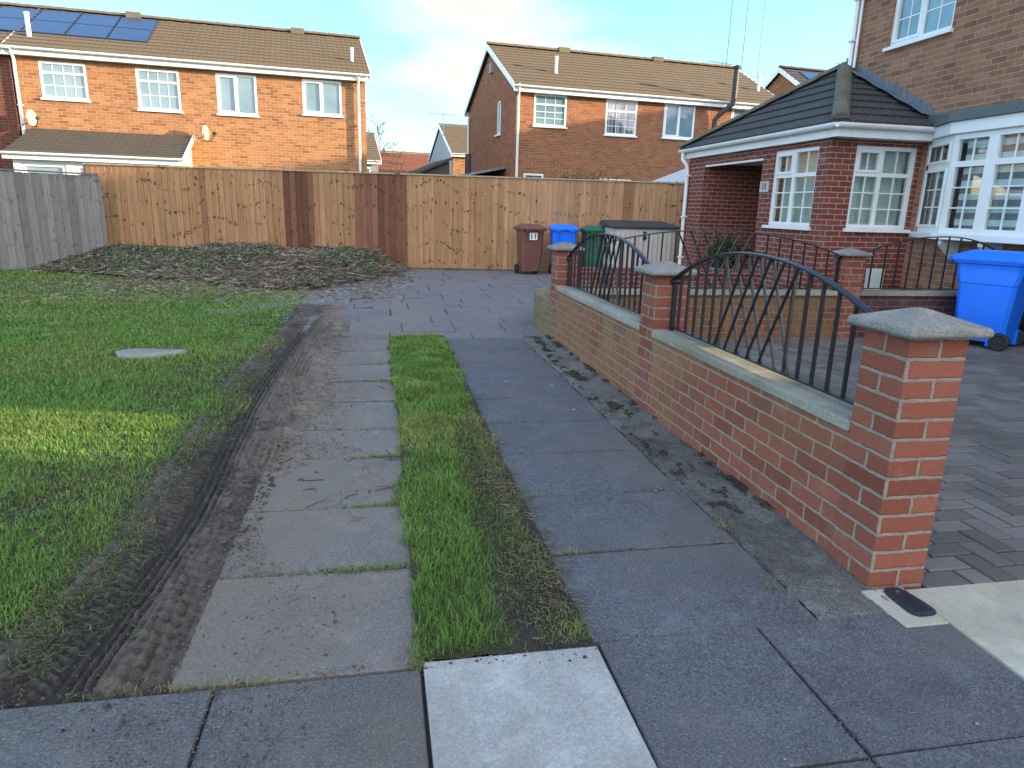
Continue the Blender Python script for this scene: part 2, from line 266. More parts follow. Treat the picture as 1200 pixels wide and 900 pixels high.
M['solar'] = plain('solar_cell', (0.030, 0.050, 0.115), 0.16, 0.2, 2, spec=0.9); M['solar_frame'] = plain('solar_frame', (0.02, 0.025, 0.05), 0.4, 0.1)
def plastic(name, c): return plain(name, c, 0.42, 0.10, 4, 0.0012, 260, grime=tuple(x*0.72+0.045 for x in c))
M['bin_blue'] = plastic('blue_plastic', (0.008, 0.17, 0.90)); M['bin_brown'] = plastic('brown_plastic', (0.15, 0.062, 0.045)); M['bin_green'] = plastic('green_plastic', (0.012, 0.11, 0.065)); M['bin_dkgreen'] = plastic('dark_green_plastic', (0.012, 0.04, 0.03))
M['rubber'] = plain('black_rubber', (0.018, 0.018, 0.02), 0.7, 0.2)
M['box_beige'] = plain('beige_plastic', (0.46, 0.42, 0.385), 0.6, 0.08); M['box_lid'] = plain('charcoal_plastic', (0.03, 0.028, 0.032), 0.55, 0.1)
M['sticker'] = plain('white_sticker', (0.72, 0.76, 0.78), 0.5, 0.03); M['ink'] = plain('black_ink', (0.012, 0.014, 0.03), 0.6, 0.05)
M['plaque'] = plain('grey_plaque', (0.42, 0.42, 0.40), 0.6, 0.1); M['meter'] = plain('pale_meter_box', (0.50, 0.58, 0.56), 0.6, 0.05)
M['pot'] = plain('blue_grey_pot', (0.20, 0.24, 0.30), 0.6, 0.1); M['steel'] = plain('steel', (0.33, 0.32, 0.31), 0.35, 0.1, metal=0.8)
M['dish'] = plain('cream_dish', (0.36, 0.325, 0.255), 0.7, 0.12, grime=(0.24, 0.21, 0.16)); M['mast'] = plain('grey_mast', (0.16, 0.165, 0.18), 0.6, 0.1, metal=0.0)
M['iron'] = plain('cast_iron', (0.016, 0.018, 0.03), 0.4, 0.3, 14, 0.006, 90)
M['conserv'] = plain('pale_blue_roof_sheet', (0.13, 0.18, 0.25), 0.3, 0.08)
M['conserv_bar'] = plain('blue_grey_bar', (0.50, 0.58, 0.66), 0.5, 0.05); M['dark_felt'] = plain('dark_shed_felt', (0.03, 0.025, 0.025), 0.8, 0.2); M['dark_wood'] = plain('dark_stained_boards', (0.05, 0.038, 0.035), 0.8, 0.2)
M['stone'] = concrete('lawn_stone', (0.20, 0.205, 0.19), (0.27, 0.27, 0.25), 0.5, 0.006, 70, stains=(0.2, 0.19, 0.11))
M['door'] = plain('dark_door', (0.06, 0.04, 0.035), 0.5, 0.1)

# ------------------------------------------------------------------ mesh helpers
ZV = Vector((0, 0, 1))
def tag(o, label=None, cat=None, group=None, kind=None):
    if label: o['label'] = label
    if cat: o['category'] = cat
    if group: o['group'] = group
    if kind: o['kind'] = kind
    return o
def thing(name, label, cat, loc=(0, 0, 0), rz=0.0, group=None):
    o = bpy.data.objects.new(name, None); COL.objects.link(o); o.location = loc; o.rotation_euler = (0, 0, rz); o.empty_display_size = 0.2
    return tag(o, label, cat, group)
def set_uv(me):
    n = len(me.loops)
    if not n: return
    co = np.empty(len(me.vertices)*3); me.vertices.foreach_get('co', co); co = co.reshape(-1, 3)
    li = np.empty(n, int); me.loops.foreach_get('vertex_index', li)
    nf = len(me.polygons); nr = np.empty(nf*3); me.polygons.foreach_get('normal', nr); nr = nr.reshape(-1, 3)
    lt = np.empty(nf, int); me.polygons.foreach_get('loop_total', lt)
    fn = np.repeat(nr, lt, axis=0)
    t = np.stack([-fn[:, 1], fn[:, 0], np.zeros(n)], 1); ln = np.linalg.norm(t, axis=1); flat = ln < 0.05
    t[flat] = (1, 0, 0); ln[flat] = 1; t /= ln[:, None]
    b = np.cross(fn, t); b[flat] = (0, 1, 0)
    p = co[li]; uv = np.stack([(p*t).sum(1), (p*b).sum(1)], 1)
    l = me.uv_layers.new(name='UVMap'); l.data.foreach_set('uv', uv.ravel())
class MB:
    def __init__(s): s.v = []; s.f = []; s.t = []; s.tint = None
    def add(s, vs, fs):
        b = len(s.v); s.v += [tuple(x) for x in vs]; s.f += [tuple(b+i for i in f) for f in fs]
        if s.tint is not None or s.t:
            s.t += [s.tint or (0.5, 0.5, 0.5)]*len(vs)
        return s
    def box(s, x0, x1, y0, y1, z0, z1):
        return s.add([(x0, y0, z0), (x1, y0, z0), (x1, y1, z0), (x0, y1, z0), (x0, y0, z1), (x1, y0, z1), (x1, y1, z1), (x0, y1, z1)],
                     [(0, 3, 2, 1), (4, 5, 6, 7), (0, 1, 5, 4), (1, 2, 6, 5), (2, 3, 7, 6), (3, 0, 4, 7)])
    def obox(s, O, U, N, u0, u1, z0, z1, d0, d1):       # oriented box: along U, up Z, outward N
        O, U, N = Vector(O), Vector(U), Vector(N)
        P = [O+U*u+N*d+ZV*z for z in (z0, z1) for (u, d) in ((u0, d1), (u1, d1), (u1, d0), (u0, d0))]
        fs = [(0, 3, 2, 1), (4, 5, 6, 7), (0, 1, 5, 4), (1, 2, 6, 5), (2, 3, 7, 6), (3, 0, 4, 7)]
        if U.cross(N).z > 0: fs = [tuple(reversed(f)) for f in fs]
        return s.add(P, fs)
    def hexa(s, bot, top):                                # 4 bottom points, 4 top points (ccw from above)
        return s.add(list(bot)+list(top), [(0, 3, 2, 1), (4, 5, 6, 7), (0, 1, 5, 4), (1, 2, 6, 5), (2, 3, 7, 6), (3, 0, 4, 7)])
    def prism(s, prof, A, B):                             # closed polygon of 3D offsets swept from A to B
        n = len(prof); A, B = Vector(A), Vector(B); prof = [Vector(p) for p in prof]
        s.add([A+p for p in prof]+[B+p for p in prof], [tuple(range(n-1, -1, -1)), tuple(range(n, 2*n))]+[(i, (i+1) % n, n+(i+1) % n, n+i) for i in range(n)])
        return s
    def tube(s, pts, r, n=8, caps=True):
        pts = [Vector(p) for p in pts]; rs = r if isinstance(r, (list, tuple)) else [r]*len(pts); b = len(s.v); vs = []; ref = None
        for i, p in enumerate(pts):
            d = (pts[min(i+1, len(pts)-1)]-pts[max(i-1, 0)]).normalized()
            if ref is None: ref = d.orthogonal().normalized()
            ref = (ref-d*ref.dot(d)).normalized(); q = d.cross(ref)
            vs += [p+(ref*math.cos(2*math.pi*k/n)+q*math.sin(2*math.pi*k/n))*rs[i] for k in range(n)]
        fs = [(i*n+k, i*n+(k+1) % n, (i+1)*n+(k+1) % n, (i+1)*n+k) for i in range(len(pts)-1) for k in range(n)]
        if caps: fs += [tuple(range(n-1, -1, -1)), tuple((len(pts)-1)*n+k for k in range(n))]
        return s.add(vs, fs)
    def bar(s, a, b, w, d=None, up=None):                 # rectangular bar
        a, b = Vector(a), Vector(b); t = (b-a).normalized(); up = Vector(up) if up else (ZV if abs(t.z) < 0.9 else Vector((1, 0, 0)))
        x = t.cross(up).normalized(); y = x.cross(t); d = d or w
        return s.prism([x*w/2+y*d/2, x*w/2-y*d/2, -x*w/2-y*d/2, -x*w/2+y*d/2], a, b)
    def build(s, name, mat, parent=None, off=None, smooth=False, bevel=0, seg=2):
        me = bpy.data.meshes.new(name)
        off = Vector(off) if off is not None else Vector((0, 0, 0))
        me.from_pydata([tuple(Vector(p)-off) for p in s.v], [], s.f); me.update()
        import bmesh
        bm = bmesh.new(); bm.from_mesh(me); bmesh.ops.recalc_face_normals(bm, faces=bm.faces); bm.to_mesh(me); bm.free()
        set_uv(me)
        if s.t:
            ca = me.color_attributes.new('tint', 'FLOAT_COLOR', 'POINT')
            ca.data.foreach_set('color', np.concatenate([np.array(s.t), np.ones((len(s.t), 1))], 1).astype(np.float32).ravel())
        o = bpy.data.objects.new(name, me); COL.objects.link(o); me.materials.append(M[mat] if isinstance(mat, str) else mat)
        if parent: o.parent = parent
        if smooth:
            me.polygons.foreach_set('use_smooth', [True]*len(me.polygons))
        if bevel:
            bv = o.modifiers.new('bevel', 'BEVEL'); bv.width = bevel; bv.segments = seg; bv.limit_method = 'ANGLE'; bv.angle_limit = R(40)
        return o
def np_mesh(name, verts, faces_list, mat, tint=None, smooth=False, parent=None):
    """verts (n,3); faces_list = list of (m,k) index arrays"""
    me = bpy.data.meshes.new(name); nv = len(verts); me.vertices.add(nv); me.vertices.foreach_set('co', np.asarray(verts, np.float32).ravel())
    tot = sum(f.size for f in faces_list); nf = sum(len(f) for f in faces_list)
    me.loops.add(tot); me.loops.foreach_set('vertex_index', np.concatenate([f.ravel() for f in faces_list]).astype(np.int32))
    lt = np.concatenate([np.full(len(f), f.shape[1]) for f in faces_list]); ls = np.concatenate([[0], np.cumsum(lt)[:-1]])
    me.polygons.add(nf); me.polygons.foreach_set('loop_start', ls.astype(np.int32)); me.polygons.foreach_set('loop_total', lt.astype(np.int32))
    me.update(calc_edges=True)
    if smooth: me.polygons.foreach_set('use_smooth', [True]*nf)
    if tint is not None:
        ca = me.color_attributes.new('tint', 'FLOAT_COLOR', 'POINT')
        ca.data.foreach_set('color', np.concatenate([tint, np.ones((nv, 1))], 1).astype(np.float32).ravel())
    set_uv(me)
    o = bpy.data.objects.new(name, me); COL.objects.link(o); me.materials.append(M[mat]); o.parent = parent
    return o
def vnoise(x, y, seed=0):                                # cheap value noise
    def h(i, j): 
        v = np.sin(i*127.1+j*311.7+seed*74.7)*43758.5453; return v-np.floor(v)
    xi, yi = np.floor(x), np.floor(y); fx, fy = x-xi, y-yi; fx = fx*fx*(3-2*fx); fy = fy*fy*(3-2*fy)
    return (h(xi, yi)*(1-fx)+h(xi+1, yi)*fx)*(1-fy)+(h(xi, yi+1)*(1-fx)+h(xi+1, yi+1)*fx)*fy
def fbm(x, y, seed=0, o=4):
    a, s, t = 0.5, 0, 0
    for i in range(o):
        c_, s_ = math.cos(0.6+i*1.1), math.sin(0.6+i*1.1); f_ = 2.03**i
        s = s+a*vnoise((x*c_-y*s_)*f_+i*7.7, (x*s_+y*c_)*f_, seed+i*3.1); t += a; a *= 0.5
    return s/t
def smooth(a, b, x):
    t = np.clip((x-a)/(b-a), 0, 1); return t*t*(3-2*t)

def wall_panel(mb, O, U, N, u0, u1, z0, z1, th, holes=()):
    """wall slab whose outer face is the plane through O; holes = (u0,u1,z0,z1)"""
    us = sorted({u0, u1}|{h[0] for h in holes}|{h[1] for h in holes}); zs = sorted({z0, z1}|{h[2] for h in holes}|{h[3] for h in holes})
    us = [u for u in us if u0 <= u <= u1]; zs = [z for z in zs if z0 <= z <= z1]
    O, U, N = Vector(O), Vector(U), Vector(N)
    def solid(i, j):
        if i < 0 or j < 0 or i >= len(us)-1 or j >= len(zs)-1: return False
        uc, zc = (us[i]+us[i+1])/2, (zs[j]+zs[j+1])/2
        return not any(h[0] < uc < h[1] and h[2] < zc < h[3] for h in holes)
    P = lambda u, z, d: O+U*u+ZV*z-N*d
    for i in range(len(us)-1):
        for j in range(len(zs)-1):
            if not solid(i, j): continue
            a, b, c, d = us[i], us[i+1], zs[j], zs[j+1]
            q = [[P(a, c, 0), P(b, c, 0), P(b, d, 0), P(a, d, 0)], [P(a, c, th), P(a, d, th), P(b, d, th), P(b, c, th)]]
            if not solid(i-1, j): q.append([P(a, c, 0), P(a, d, 0), P(a, d, th), P(a, c, th)])
            if not solid(i+1, j): q.append([P(b, c, 0), P(b, c, th), P(b, d, th), P(b, d, 0)])
            if not solid(i, j-1): q.append([P(a, c, 0), P(a, c, th), P(b, c, th), P(b, c, 0)])
            if not solid(i, j+1): q.append([P(a, d, 0), P(b, d, 0), P(b, d, th), P(a, d, th)])
            for f in q: mb.add(f, [(0, 1, 2, 3)])

def window(parent, O, U, N, w, h, lights, off=None, rec=0.03, pane='pane_sky', sill=True, fr=0.055, curtain=None, mat='upvc', sillw=0.05, label=None):
    """O = lower left corner on the wall face. lights = (u0,u1,z0,z1,nx,nz,casement)"""
    f = MB(); g = MB()
    f.obox(O, U, N, 0, fr, 0, h, -rec-0.07, -rec); f.obox(O, U, N, w-fr, w, 0, h, -rec-0.07, -rec)
    f.obox(O, U, N, fr, w-fr, 0, fr, -rec-0.068, -rec); f.obox(O, U, N, fr, w-fr, h-fr, h, -rec-0.068, -rec)
    us = sorted({l[0] for l in lights}|{l[1] for l in lights}); zs = sorted({l[2] for l in lights}|{l[3] for l in lights})
    for (a, b, c, d, nx, nz, cas) in lights:
        # members on the sides shared with a neighbouring light
        A = a*w if a > 0 else fr; B = b*w if b < 1 else w-fr; Cc = c*h if c > 0 else fr; D = d*h if d < 1 else h-fr
        m = fr*0.5
        if a > 0: f.obox(O, U, N, A-0.0005, A+m, Cc, D, -rec-0.064, -rec-0.003)
        if b < 1: f.obox(O, U, N, B-m, B+0.0005, Cc, D, -rec-0.064, -rec-0.003)
        A2 = A+(m if a > 0 else 0); B2 = B-(m if b < 1 else 0)
        if c > 0: f.obox(O, U, N, A2, B2, Cc-0.0005, Cc+m, -rec-0.062, -rec-0.005)
        if d < 1: f.obox(O, U, N, A2, B2, D-m, D+0.0005, -rec-0.062, -rec-0.005)
        C2 = Cc+(m if c > 0 else 0); D2 = D-(m if d < 1 else 0)
        if cas:
            k = 0.035
            f.obox(O, U, N, A2, A2+k, C2, D2, -rec-0.05, -rec+0.012); f.obox(O, U, N, B2-k, B2, C2, D2, -rec-0.05, -rec+0.012)
            f.obox(O, U, N, A2+k, B2-k, C2, C2+k, -rec-0.05, -rec+0.010); f.obox(O, U, N, A2+k, B2-k, D2-k, D2, -rec-0.05, -rec+0.010)
            A2 += k; B2 -= k; C2 += k; D2 -= k
        bw = 0.016 if nx*nz > 1 else 0
        for i in range(1, nx): u = A2+(B2-A2)*i/nx; f.obox(O, U, N, u-bw/2, u+bw/2, C2, D2, -rec-0.045, -rec-0.022)
        for j in range(1, nz): z = C2+(D2-C2)*j/nz; f.obox(O, U, N, A2, B2, z-bw/2, z+bw/2, -rec-0.043, -rec-0.024)
        g.obox(O, U, N, A2-0.004, B2+0.004, C2-0.004, D2+0.004, -rec-0.038, -rec-0.030)
    fo = f.build('window', mat, parent, off); g.build('pane', pane, fo, off)
    if sill:
        s_ = MB(); s_.obox(O, U, N, -0.04, w+0.04, -sillw, -0.001, -0.02, 0.06); s_.build('sill', mat, fo, off, bevel=0.006)
    if curtain:
        c = MB(); c.obox(O, U, N, 0.02, w-0.02, 0.02, h-0.02, -rec-0.165, -rec-0.155); c.build('curtain', curtain, fo, off)
    if label: fo['label'] = label
    return fo
L_TWO = [(0, 0.5, 0, 1, 1, 1, True), (0.5, 1, 0, 1, 1, 1, False)]
L_COT = [(0, 1, 0, 0.7, 4, 2, False), (0, 1, 0.7, 1, 4, 1, False)]
L_COT2 = [(0, 1, 0, 0.68, 3, 3, False), (0, 1, 0.68, 1, 3, 1, False)]

def tiles(mb, O, U, Sd, length, slope, left=lambda s: 0.0, right=None, gauge=0.3, th=0.022, lift=0.042):
    """courses of roof tiles: O = lower left corner of the slope, U along the eave, Sd up the slope; nominal thickness outward"""
    O, U, Sd = Vector(O), Vector(U), Vector(Sd).normalized(); Nn = U.cross(Sd).normalized()
    if Nn.z < 0: Nn = -Nn
    right = right or (lambda s: length); n = max(1, round(slope/gauge)); g = slope/n
    for k in range(n):
        s0, s1 = k*g, (k+1)*g+0.0
        a0, b0, a1, b1 = left(s0), right(s0), left(s1), right(s1)
        if b0-a0 < 0.02: continue
        if b1-a1 < 0.02: a1 = (a1+b1)/2-0.01; b1 = a1+0.02
        P = lambda u, s, d: O+U*u+Sd*s+Nn*d
        jit = random.uniform(-0.003, 0.003)
        bot = [P(a0, s0, 0), P(b0, s0, 0), P(b1, s1, 0), P(a1, s1, 0)]
        top = [P(a0, s0, lift+jit), P(b0, s0, lift+jit), P(b1, s1, th*0.35), P(a1, s1, th*0.35)]
        mb.hexa(bot, top)
    return mb

def gutter(mb, A, B, out, r=0.055):
    out = Vector(out); pr = [out*(r*math.cos(t))+ZV*(-r*math.sin(t)) for t in np.linspace(0, math.pi, 9)]
    pr = pr+[pr[-1]*1.0+ZV*0.008, pr[0]+ZV*0.008]
    mb.prism(pr, A, B)
    A, B = Vector(A), Vector(B); n = max(1, int((B-A).length/0.9))
    for i in range(n+1):
        p = A+(B-A)*(0.03+0.94*i/n); d = (B-A).normalized()*0.018
        mb.prism([q*1.1 for q in pr], p-d, p+d)

def text_mesh(body, size, mat, parent, loc, rot, name='number', bold=0.0):
    cu = bpy.data.curves.new(name, 'FONT'); cu.body = body; cu.size = size; cu.align_x = 'CENTER'; cu.align_y = 'CENTER'; cu.extrude = 0.0015; cu.offset = bold
    tmp = bpy.data.objects.new(name, cu); COL.objects.link(tmp); dg = bpy.context.evaluated_depsgraph_get(); dg.update()
    me = bpy.data.meshes.new_from_object(tmp.evaluated_get(dg)); bpy.data.objects.remove(tmp)
    o = bpy.data.objects.new(name, me); COL.objects.link(o); me.materials.clear(); me.materials.append(M[mat]); o.parent = parent; o.location = loc; o.rotation_euler = rot
    return o

# ------------------------------------------------------------------ the setting: ground
g = MB(); g.add([(-300, -200, -0.08), (300, -200, -0.08), (300, 400, -0.08), (-300, 400, -0.08)], [(0, 1, 2, 3)])
tag(g.build('ground', 'turf'), kind='structure')
g = MB(); g.box(-2.2, 7.52, -3, 16.6, -0.075, -0.0155); tag(g.build('path_bed', 'joint'), kind='structure')

def slab(mb, x0, x1, y0, y1, gap=0.006, jz=0.004, top=0.0, th=0.024):
    x0 += gap/2; x1 -= gap/2; y0 += gap/2; y1 -= gap/2; e = 0.004
    z = [top+random.uniform(-jz, jz) for _ in range(4)]
    j = lambda: random.uniform(-0.003, 0.003)
    c = [(x0+j(), y0+j()), (x1+j(), y0+j()), (x1+j(), y1+j()), (x0+j(), y1+j())]
    ci = [(x0+e, y0+e), (x1-e, y0+e), (x1-e, y1-e), (x0+e, y1-e)]
    b = len(mb.v)
    mb.add([(p[0], p[1], top-th) for p in c]+[(p[0], p[1], z[i]-e) for i, p in enumerate(c)]+[(p[0], p[1], z[i]) for i, p in enumerate(ci)],
           [(8, 9, 10, 11)]+[(i, (i+1) % 4, 4+(i+1) % 4, 4+i) for i in range(4)]+[(4+i, 4+(i+1) % 4, 8+(i+1) % 4, 8+i) for i in range(4)])
# right hand wheel track
rt = MB(); ys = [1.885, 2.475, 3.065, 3.66, 4.26, 4.86, 5.46, 6.06, 6.66, 7.26]
for a, b in zip(ys[:-1], ys[1:]): slab(rt, 0.62, 1.505, a, b, 0.011, 0.005)
# pavement row at the foot of the drive
for x0, x1 in ((0.672, 1.25), (1.25, 1.952)):
    slab(rt, x0, x1, 1.30, 1.885, 0.011, 0.005)
    slab(rt, x0-0.0, x1, 0.70, 1.30, 0.008); slab(rt, x0, x1, 0.1, 0.70, 0.008); slab(rt, x0, x1, -0.5, 0.1, 0.008)
for x0, x1 in ((1.25, 1.90),): pass
tag(rt.build('paved_wheel_track', 'slab'), kind='structure')
lf_ = MB(); lt_ = MB(); yl = [1.84, 2.46, 3.04, 3.70, 4.22, 4.86, 5.46, 6.06, 6.66, 7.26]
for a, b in zip(yl[:-1], yl[1:]): slab(lt_, -0.635, 0.10, a, b, 0.010, 0.006)
for x0, x1 in ((-0.50, 0.098), (-1.10, -0.50), (-1.70, -1.10), (-2.30, -1.70)):
    slab(lf_, x0, x1, 1.22, 1.835, 0.010, 0.005); slab(lf_, x0, x1, 0.62, 1.22, 0.008); slab(lf_, x0, x1, 0.0, 0.62, 0.008)
tag(lt_.build('muddy_wheel_track', 'slab_mud'), kind='structure'); tag(lf_.build('pavement', 'slab_front'), kind='structure')
ps = MB(); slab(ps, 0.104, 0.668, 1.24, 1.85, 0.004, 0.001, top=0.012, th=0.036); slab(ps, 0.104, 0.668, 0.64, 1.24, 0.008)
tag(ps.build('pale_paving', 'slab_pale'), kind='structure')
# the turning area by the fence
fs_ = MB(); y = 7.26; r_ = 0
while y < 16.2:
    hgt = random.choice([0.6, 0.6, 0.45]); x = -1.75-random.uniform(0, 0.8)
    while x < 6.0:
        w_ = random.choice([0.9, 0.9, 0.75, 0.6])
        if not (y < 8.7 and x < -1.35): slab(fs_, x, x+w_, y, y+hgt, random.choice([0.008, 0.010, 0.018]), 0.012)
        x += w_
    y += hgt
tag(fs_.build('old_paving', 'slab_far'), kind='structure')
# rough concrete strip against the wall
xs = np.linspace(1.503, 1.83, 40); yy = np.linspace(1.868, 7.27, 520); X, Y = np.meshgrid(xs, yy)
Z = 0.002+0.02*fbm(X*9, Y*9, 3)+0.030*smooth(1.62, 1.83, X)*smooth(1.9, 2.5, Y)*fbm(X*4, Y*3, 8)-0.014+0.012*fbm(X*30, Y*30, 19)-0.010*smooth(1.535, 1.507, X)-0.012*smooth(1.92, 1.868, Y)
idx = np.arange(X.size).reshape(X.shape); q = np.stack([idx[:-1, :-1], idx[:-1, 1:], idx[1:, 1:], idx[1:, :-1]], -1).reshape(-1, 4)
tag(np_mesh('rough_concrete_strip', np.stack([X, Y, Z], -1).reshape(-1, 3), [q], 'rough_conc', smooth=True), kind='structure')
# block paving inside the garden wall, laid in herringbone
bp = MB(); a_ = 0.105; ox, oy = 2.06, 2.03
for i in range(-2, 54):
    for j in range(-2, 52):
        d = (i-j) % 4
        if d == 0: wx, wy = 2*a_, a_
        elif d == 3: wx, wy = a_, 2*a_
        else: continue
        x0, y0 = ox+i*a_, oy+j*a_
        x1c, y1c = min(x0+wx, 7.52), min(y0+wy, 7.10); x0, y0 = max(x0, 2.056), max(y0, 2.024); wx, wy = x1c-x0, y1c-y0
        if wx < 0.02 or wy < 0.02: continue
        s_ = random.uniform(0.68, 1.28); w0 = random.random()*0.25
        bp.tint = (0.138*s_+0.02*w0, 0.130*s_, 0.124*s_)
        z = random.uniform(-0.002, 0.002); e = 0.006; gp_ = 0.0042
        x1, y1 = x0+wx-gp_, y0+wy-gp_; x0 += gp_; y0 += gp_
        bp.add([(x0, y0, z-0.02), (x1, y0, z-0.02), (x1, y1, z-0.02), (x0, y1, z-0.02), (x0, y0, z-e*.7), (x1, y0, z-e*.7), (x1, y1, z-e*.7), (x0, y1, z-e*.7),
                (x0+e, y0+e, z), (x1-e, y0+e, z), (x1-e, y1-e, z), (x0+e, y1-e, z)],
               [(8, 9, 10, 11)]+[(k, (k+1) % 4, 4+(k+1) % 4, 4+k) for k in range(4)]+[(4+k, 4+(k+1) % 4, 8+(k+1) % 4, 8+k) for k in range(4)])
m, nt, b = new_mat('block_paving_surface'); k = NT(nt); at = k.n.new('ShaderNodeAttribute'); at.attribute_name = 'tint'; v = k.uv(obj=True)
col = k.mix(k.rng(k.noise(v, 0.9, 6, 0.6), 0.4, 0.7, 0, 0.55), at.outputs['Color'], (0.05, 0.05, 0.045)); col = k.mix(k.rng(k.noise(v, 150, 3, 0.7), 0.5, 0.8, 0, 0.4), col, (0.22, 0.2, 0.18))
k.link(col, b.inputs['Base Color']); b.inputs['Roughness'].default_value = 0.85; k.link(k.bump(k.noise(v, 120, 4, 0.7), 0.003), b.inputs['Normal']); M['block'] = m
tag(bp.build('block_paving', 'block'), kind='structure')
cp = MB(); cp.box(1.955, 7.5, -3.0, 2.02, -0.03, 0.002); tag(cp.build('concrete_driveway', 'concrete_pale'), kind='structure')
cp = MB(); cp.box(1.775, 1.95, 1.80, 2.035, -0.03, 0.006); tag(cp.build('mortar_patch', 'concrete_pale', bevel=0.004), kind='structure')

# lawn soil, with the tyre-churned mud along the drive
def lawn_edge(Y): return -1.03-0.10*(fbm(Y*1.7, Y*0+3, 5)-0.5)*2-0.20*smooth(2.6, 1.7, Y)-0.05*smooth(6, 9.5, Y)
g = MB(); g.box(-14, -1.15, -1, 17.5, -0.07, -0.012); tag(g.build('lawn_soil', 'turf'), kind='structure')
xs = np.arange(-1.75, -0.12, 0.0072); yy = np.arange(1.55, 9.9, 0.0092); X, Y = np.meshgrid(xs, yy)
cx = -0.93+0.05*np.sin(Y*0.9)-0.10*smooth(3.2, 1.6, Y)     # centre of the main rut
dx = X-cx
prof = -0.018*smooth(0.16, 0.07, np.abs(dx+0.02))+0.006*np.exp(-((np.abs(dx)-0.19)/0.03)**2)
wig = 0.010*(fbm(X*0+2, Y*1.3, 33)-0.5)
ribs = 0.011*np.sin((dx+wig)*2*np.pi/0.034)*smooth(0.00, 0.03, dx)*smooth(0.17, 0.13, dx)+0.004*np.sin((dx+wig)*2*np.pi/0.05)*smooth(-0.16, -0.2, dx)*smooth(-0.38, -0.3, dx)
ph = np.mod((Y+np.abs(dx+0.06)*0.8)/0.042, 1.0)
chev = 0.012*smooth(0.25, 0.4, ph)*smooth(0.95, 0.8, ph)*smooth(0.075, 0.06, np.abs(dx+0.06))
c2 = -0.70+0.03*np.sin(Y*0.6+1); d2 = X-c2; ph2 = np.mod((Y+d2*0.5)/0.06, 1.0)
ribs2 = (0.009*np.sin((d2+wig)*2*np.pi/0.038)+0.009*smooth(0.3, 0.45, ph2)*smooth(0.9, 0.75, ph2))*smooth(0.12, 0.09, np.abs(d2))*smooth(0.40, 0.52, fbm(X*1.2, Y*0.9, 21))
grain = fbm(X*47, Y*41, 9, 3)-0.5
lump = 0.026*(fbm(X*5, Y*3.2, 1)-0.5)+(0.012*(fbm(X*26, Y*20, 2)-0.5)+0.016*grain)*(0.45+0.55*smooth(0.05, 0.15, np.abs(dx+0.02)))+0.018*smooth(0.55, 0.75, fbm(X*12, Y*10, 14))*smooth(0.12, 0.2, dx)
amt = smooth(9.8, 7.5, Y)*0.6+0.4
Zm = 0.006+(prof+ribs+chev+ribs2)*amt+lump
edge_n = 0.16*(fbm(X*3, Y*2.2, 13)-0.5)*2+0.10*(fbm(X*14, Y*12, 15)-0.5)*2+0.12*grain
thin = 0.30*smooth(2.9, 3.8, Y)*smooth(0.30, 0.55, fbm(X*1.5, Y*1.1, 27)); thick = smooth(-0.52+thin, -0.86+thin*0.7, X+edge_n)      # thins out over the slabs
Zm = Zm*thick-0.009*(1-thick)+0.010*grain*(1-thick)*smooth(-0.40, -0.55, X)-0.006*smooth(-1.15, -1.5, X)
foot = smooth(1.92, 1.80, Y+0.05*(fbm(X*8, Y*8, 16)-0.5)*2)*smooth(-1.38, -1.2, X+0.1*(fbm(X*3, Y*5, 18)-0.5)); Zm = Zm*(1-foot)-0.02*foot
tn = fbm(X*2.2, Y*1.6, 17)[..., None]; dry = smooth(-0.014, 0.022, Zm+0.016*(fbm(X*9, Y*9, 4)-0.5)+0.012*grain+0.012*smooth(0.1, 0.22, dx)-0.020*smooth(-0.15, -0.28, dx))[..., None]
sandy_sun = (smooth(-0.75, -0.5, X)*smooth(2.6, 3.4, Y))[..., None]; tint = (np.array([0.052, 0.043, 0.037])*(1-dry)+(np.array([0.16, 0.13, 0.106])*(1-sandy_sun)+np.array([0.235, 0.185, 0.145])*sandy_sun)*dry)*(0.7+0.6*tn)*(0.8+0.8*(grain[..., None]+0.25))  # sandy mud over the slabs, its pale tint also painting in a sun patch
idx = np.arange(X.size).reshape(X.shape); q = np.stack([idx[:-1, :-1], idx[:-1, 1:], idx[1:, 1:], idx[1:, :-1]], -1).reshape(-1, 4)
m, nt, b = new_mat('churned_mud'); k = NT(nt); at = k.n.new('ShaderNodeAttribute'); at.attribute_name = 'tint'; v = k.uv(obj=True)
gn = k.noise(v, 140, 4, 0.75); col = k.mix(k.rng(gn, 0.5, 0.72, 0, 0.6), at.outputs['Color'], (0.17, 0.14, 0.115)); col = k.mix(k.rng(gn, 0.48, 0.3, 0, 0.7), col, (0.018, 0.014, 0.012))
k.link(col, b.inputs['Base Color']); b.inputs['Roughness'].default_value = 0.9; b.inputs['Specular IOR Level'].default_value = 0.25
k.link(k.bump(k.math('ADD', gn, k.math('MULTIPLY', k.noise(v, 45, 4, 0.7), 1.3)), 0.012), b.inputs['Normal']); M['mud'] = m
tag(np_mesh('muddy_verge', np.stack([X, Y, Zm], -1).reshape(-1, 3), [q], 'mud', tint.reshape(-1, 3), smooth=False), kind='structure')
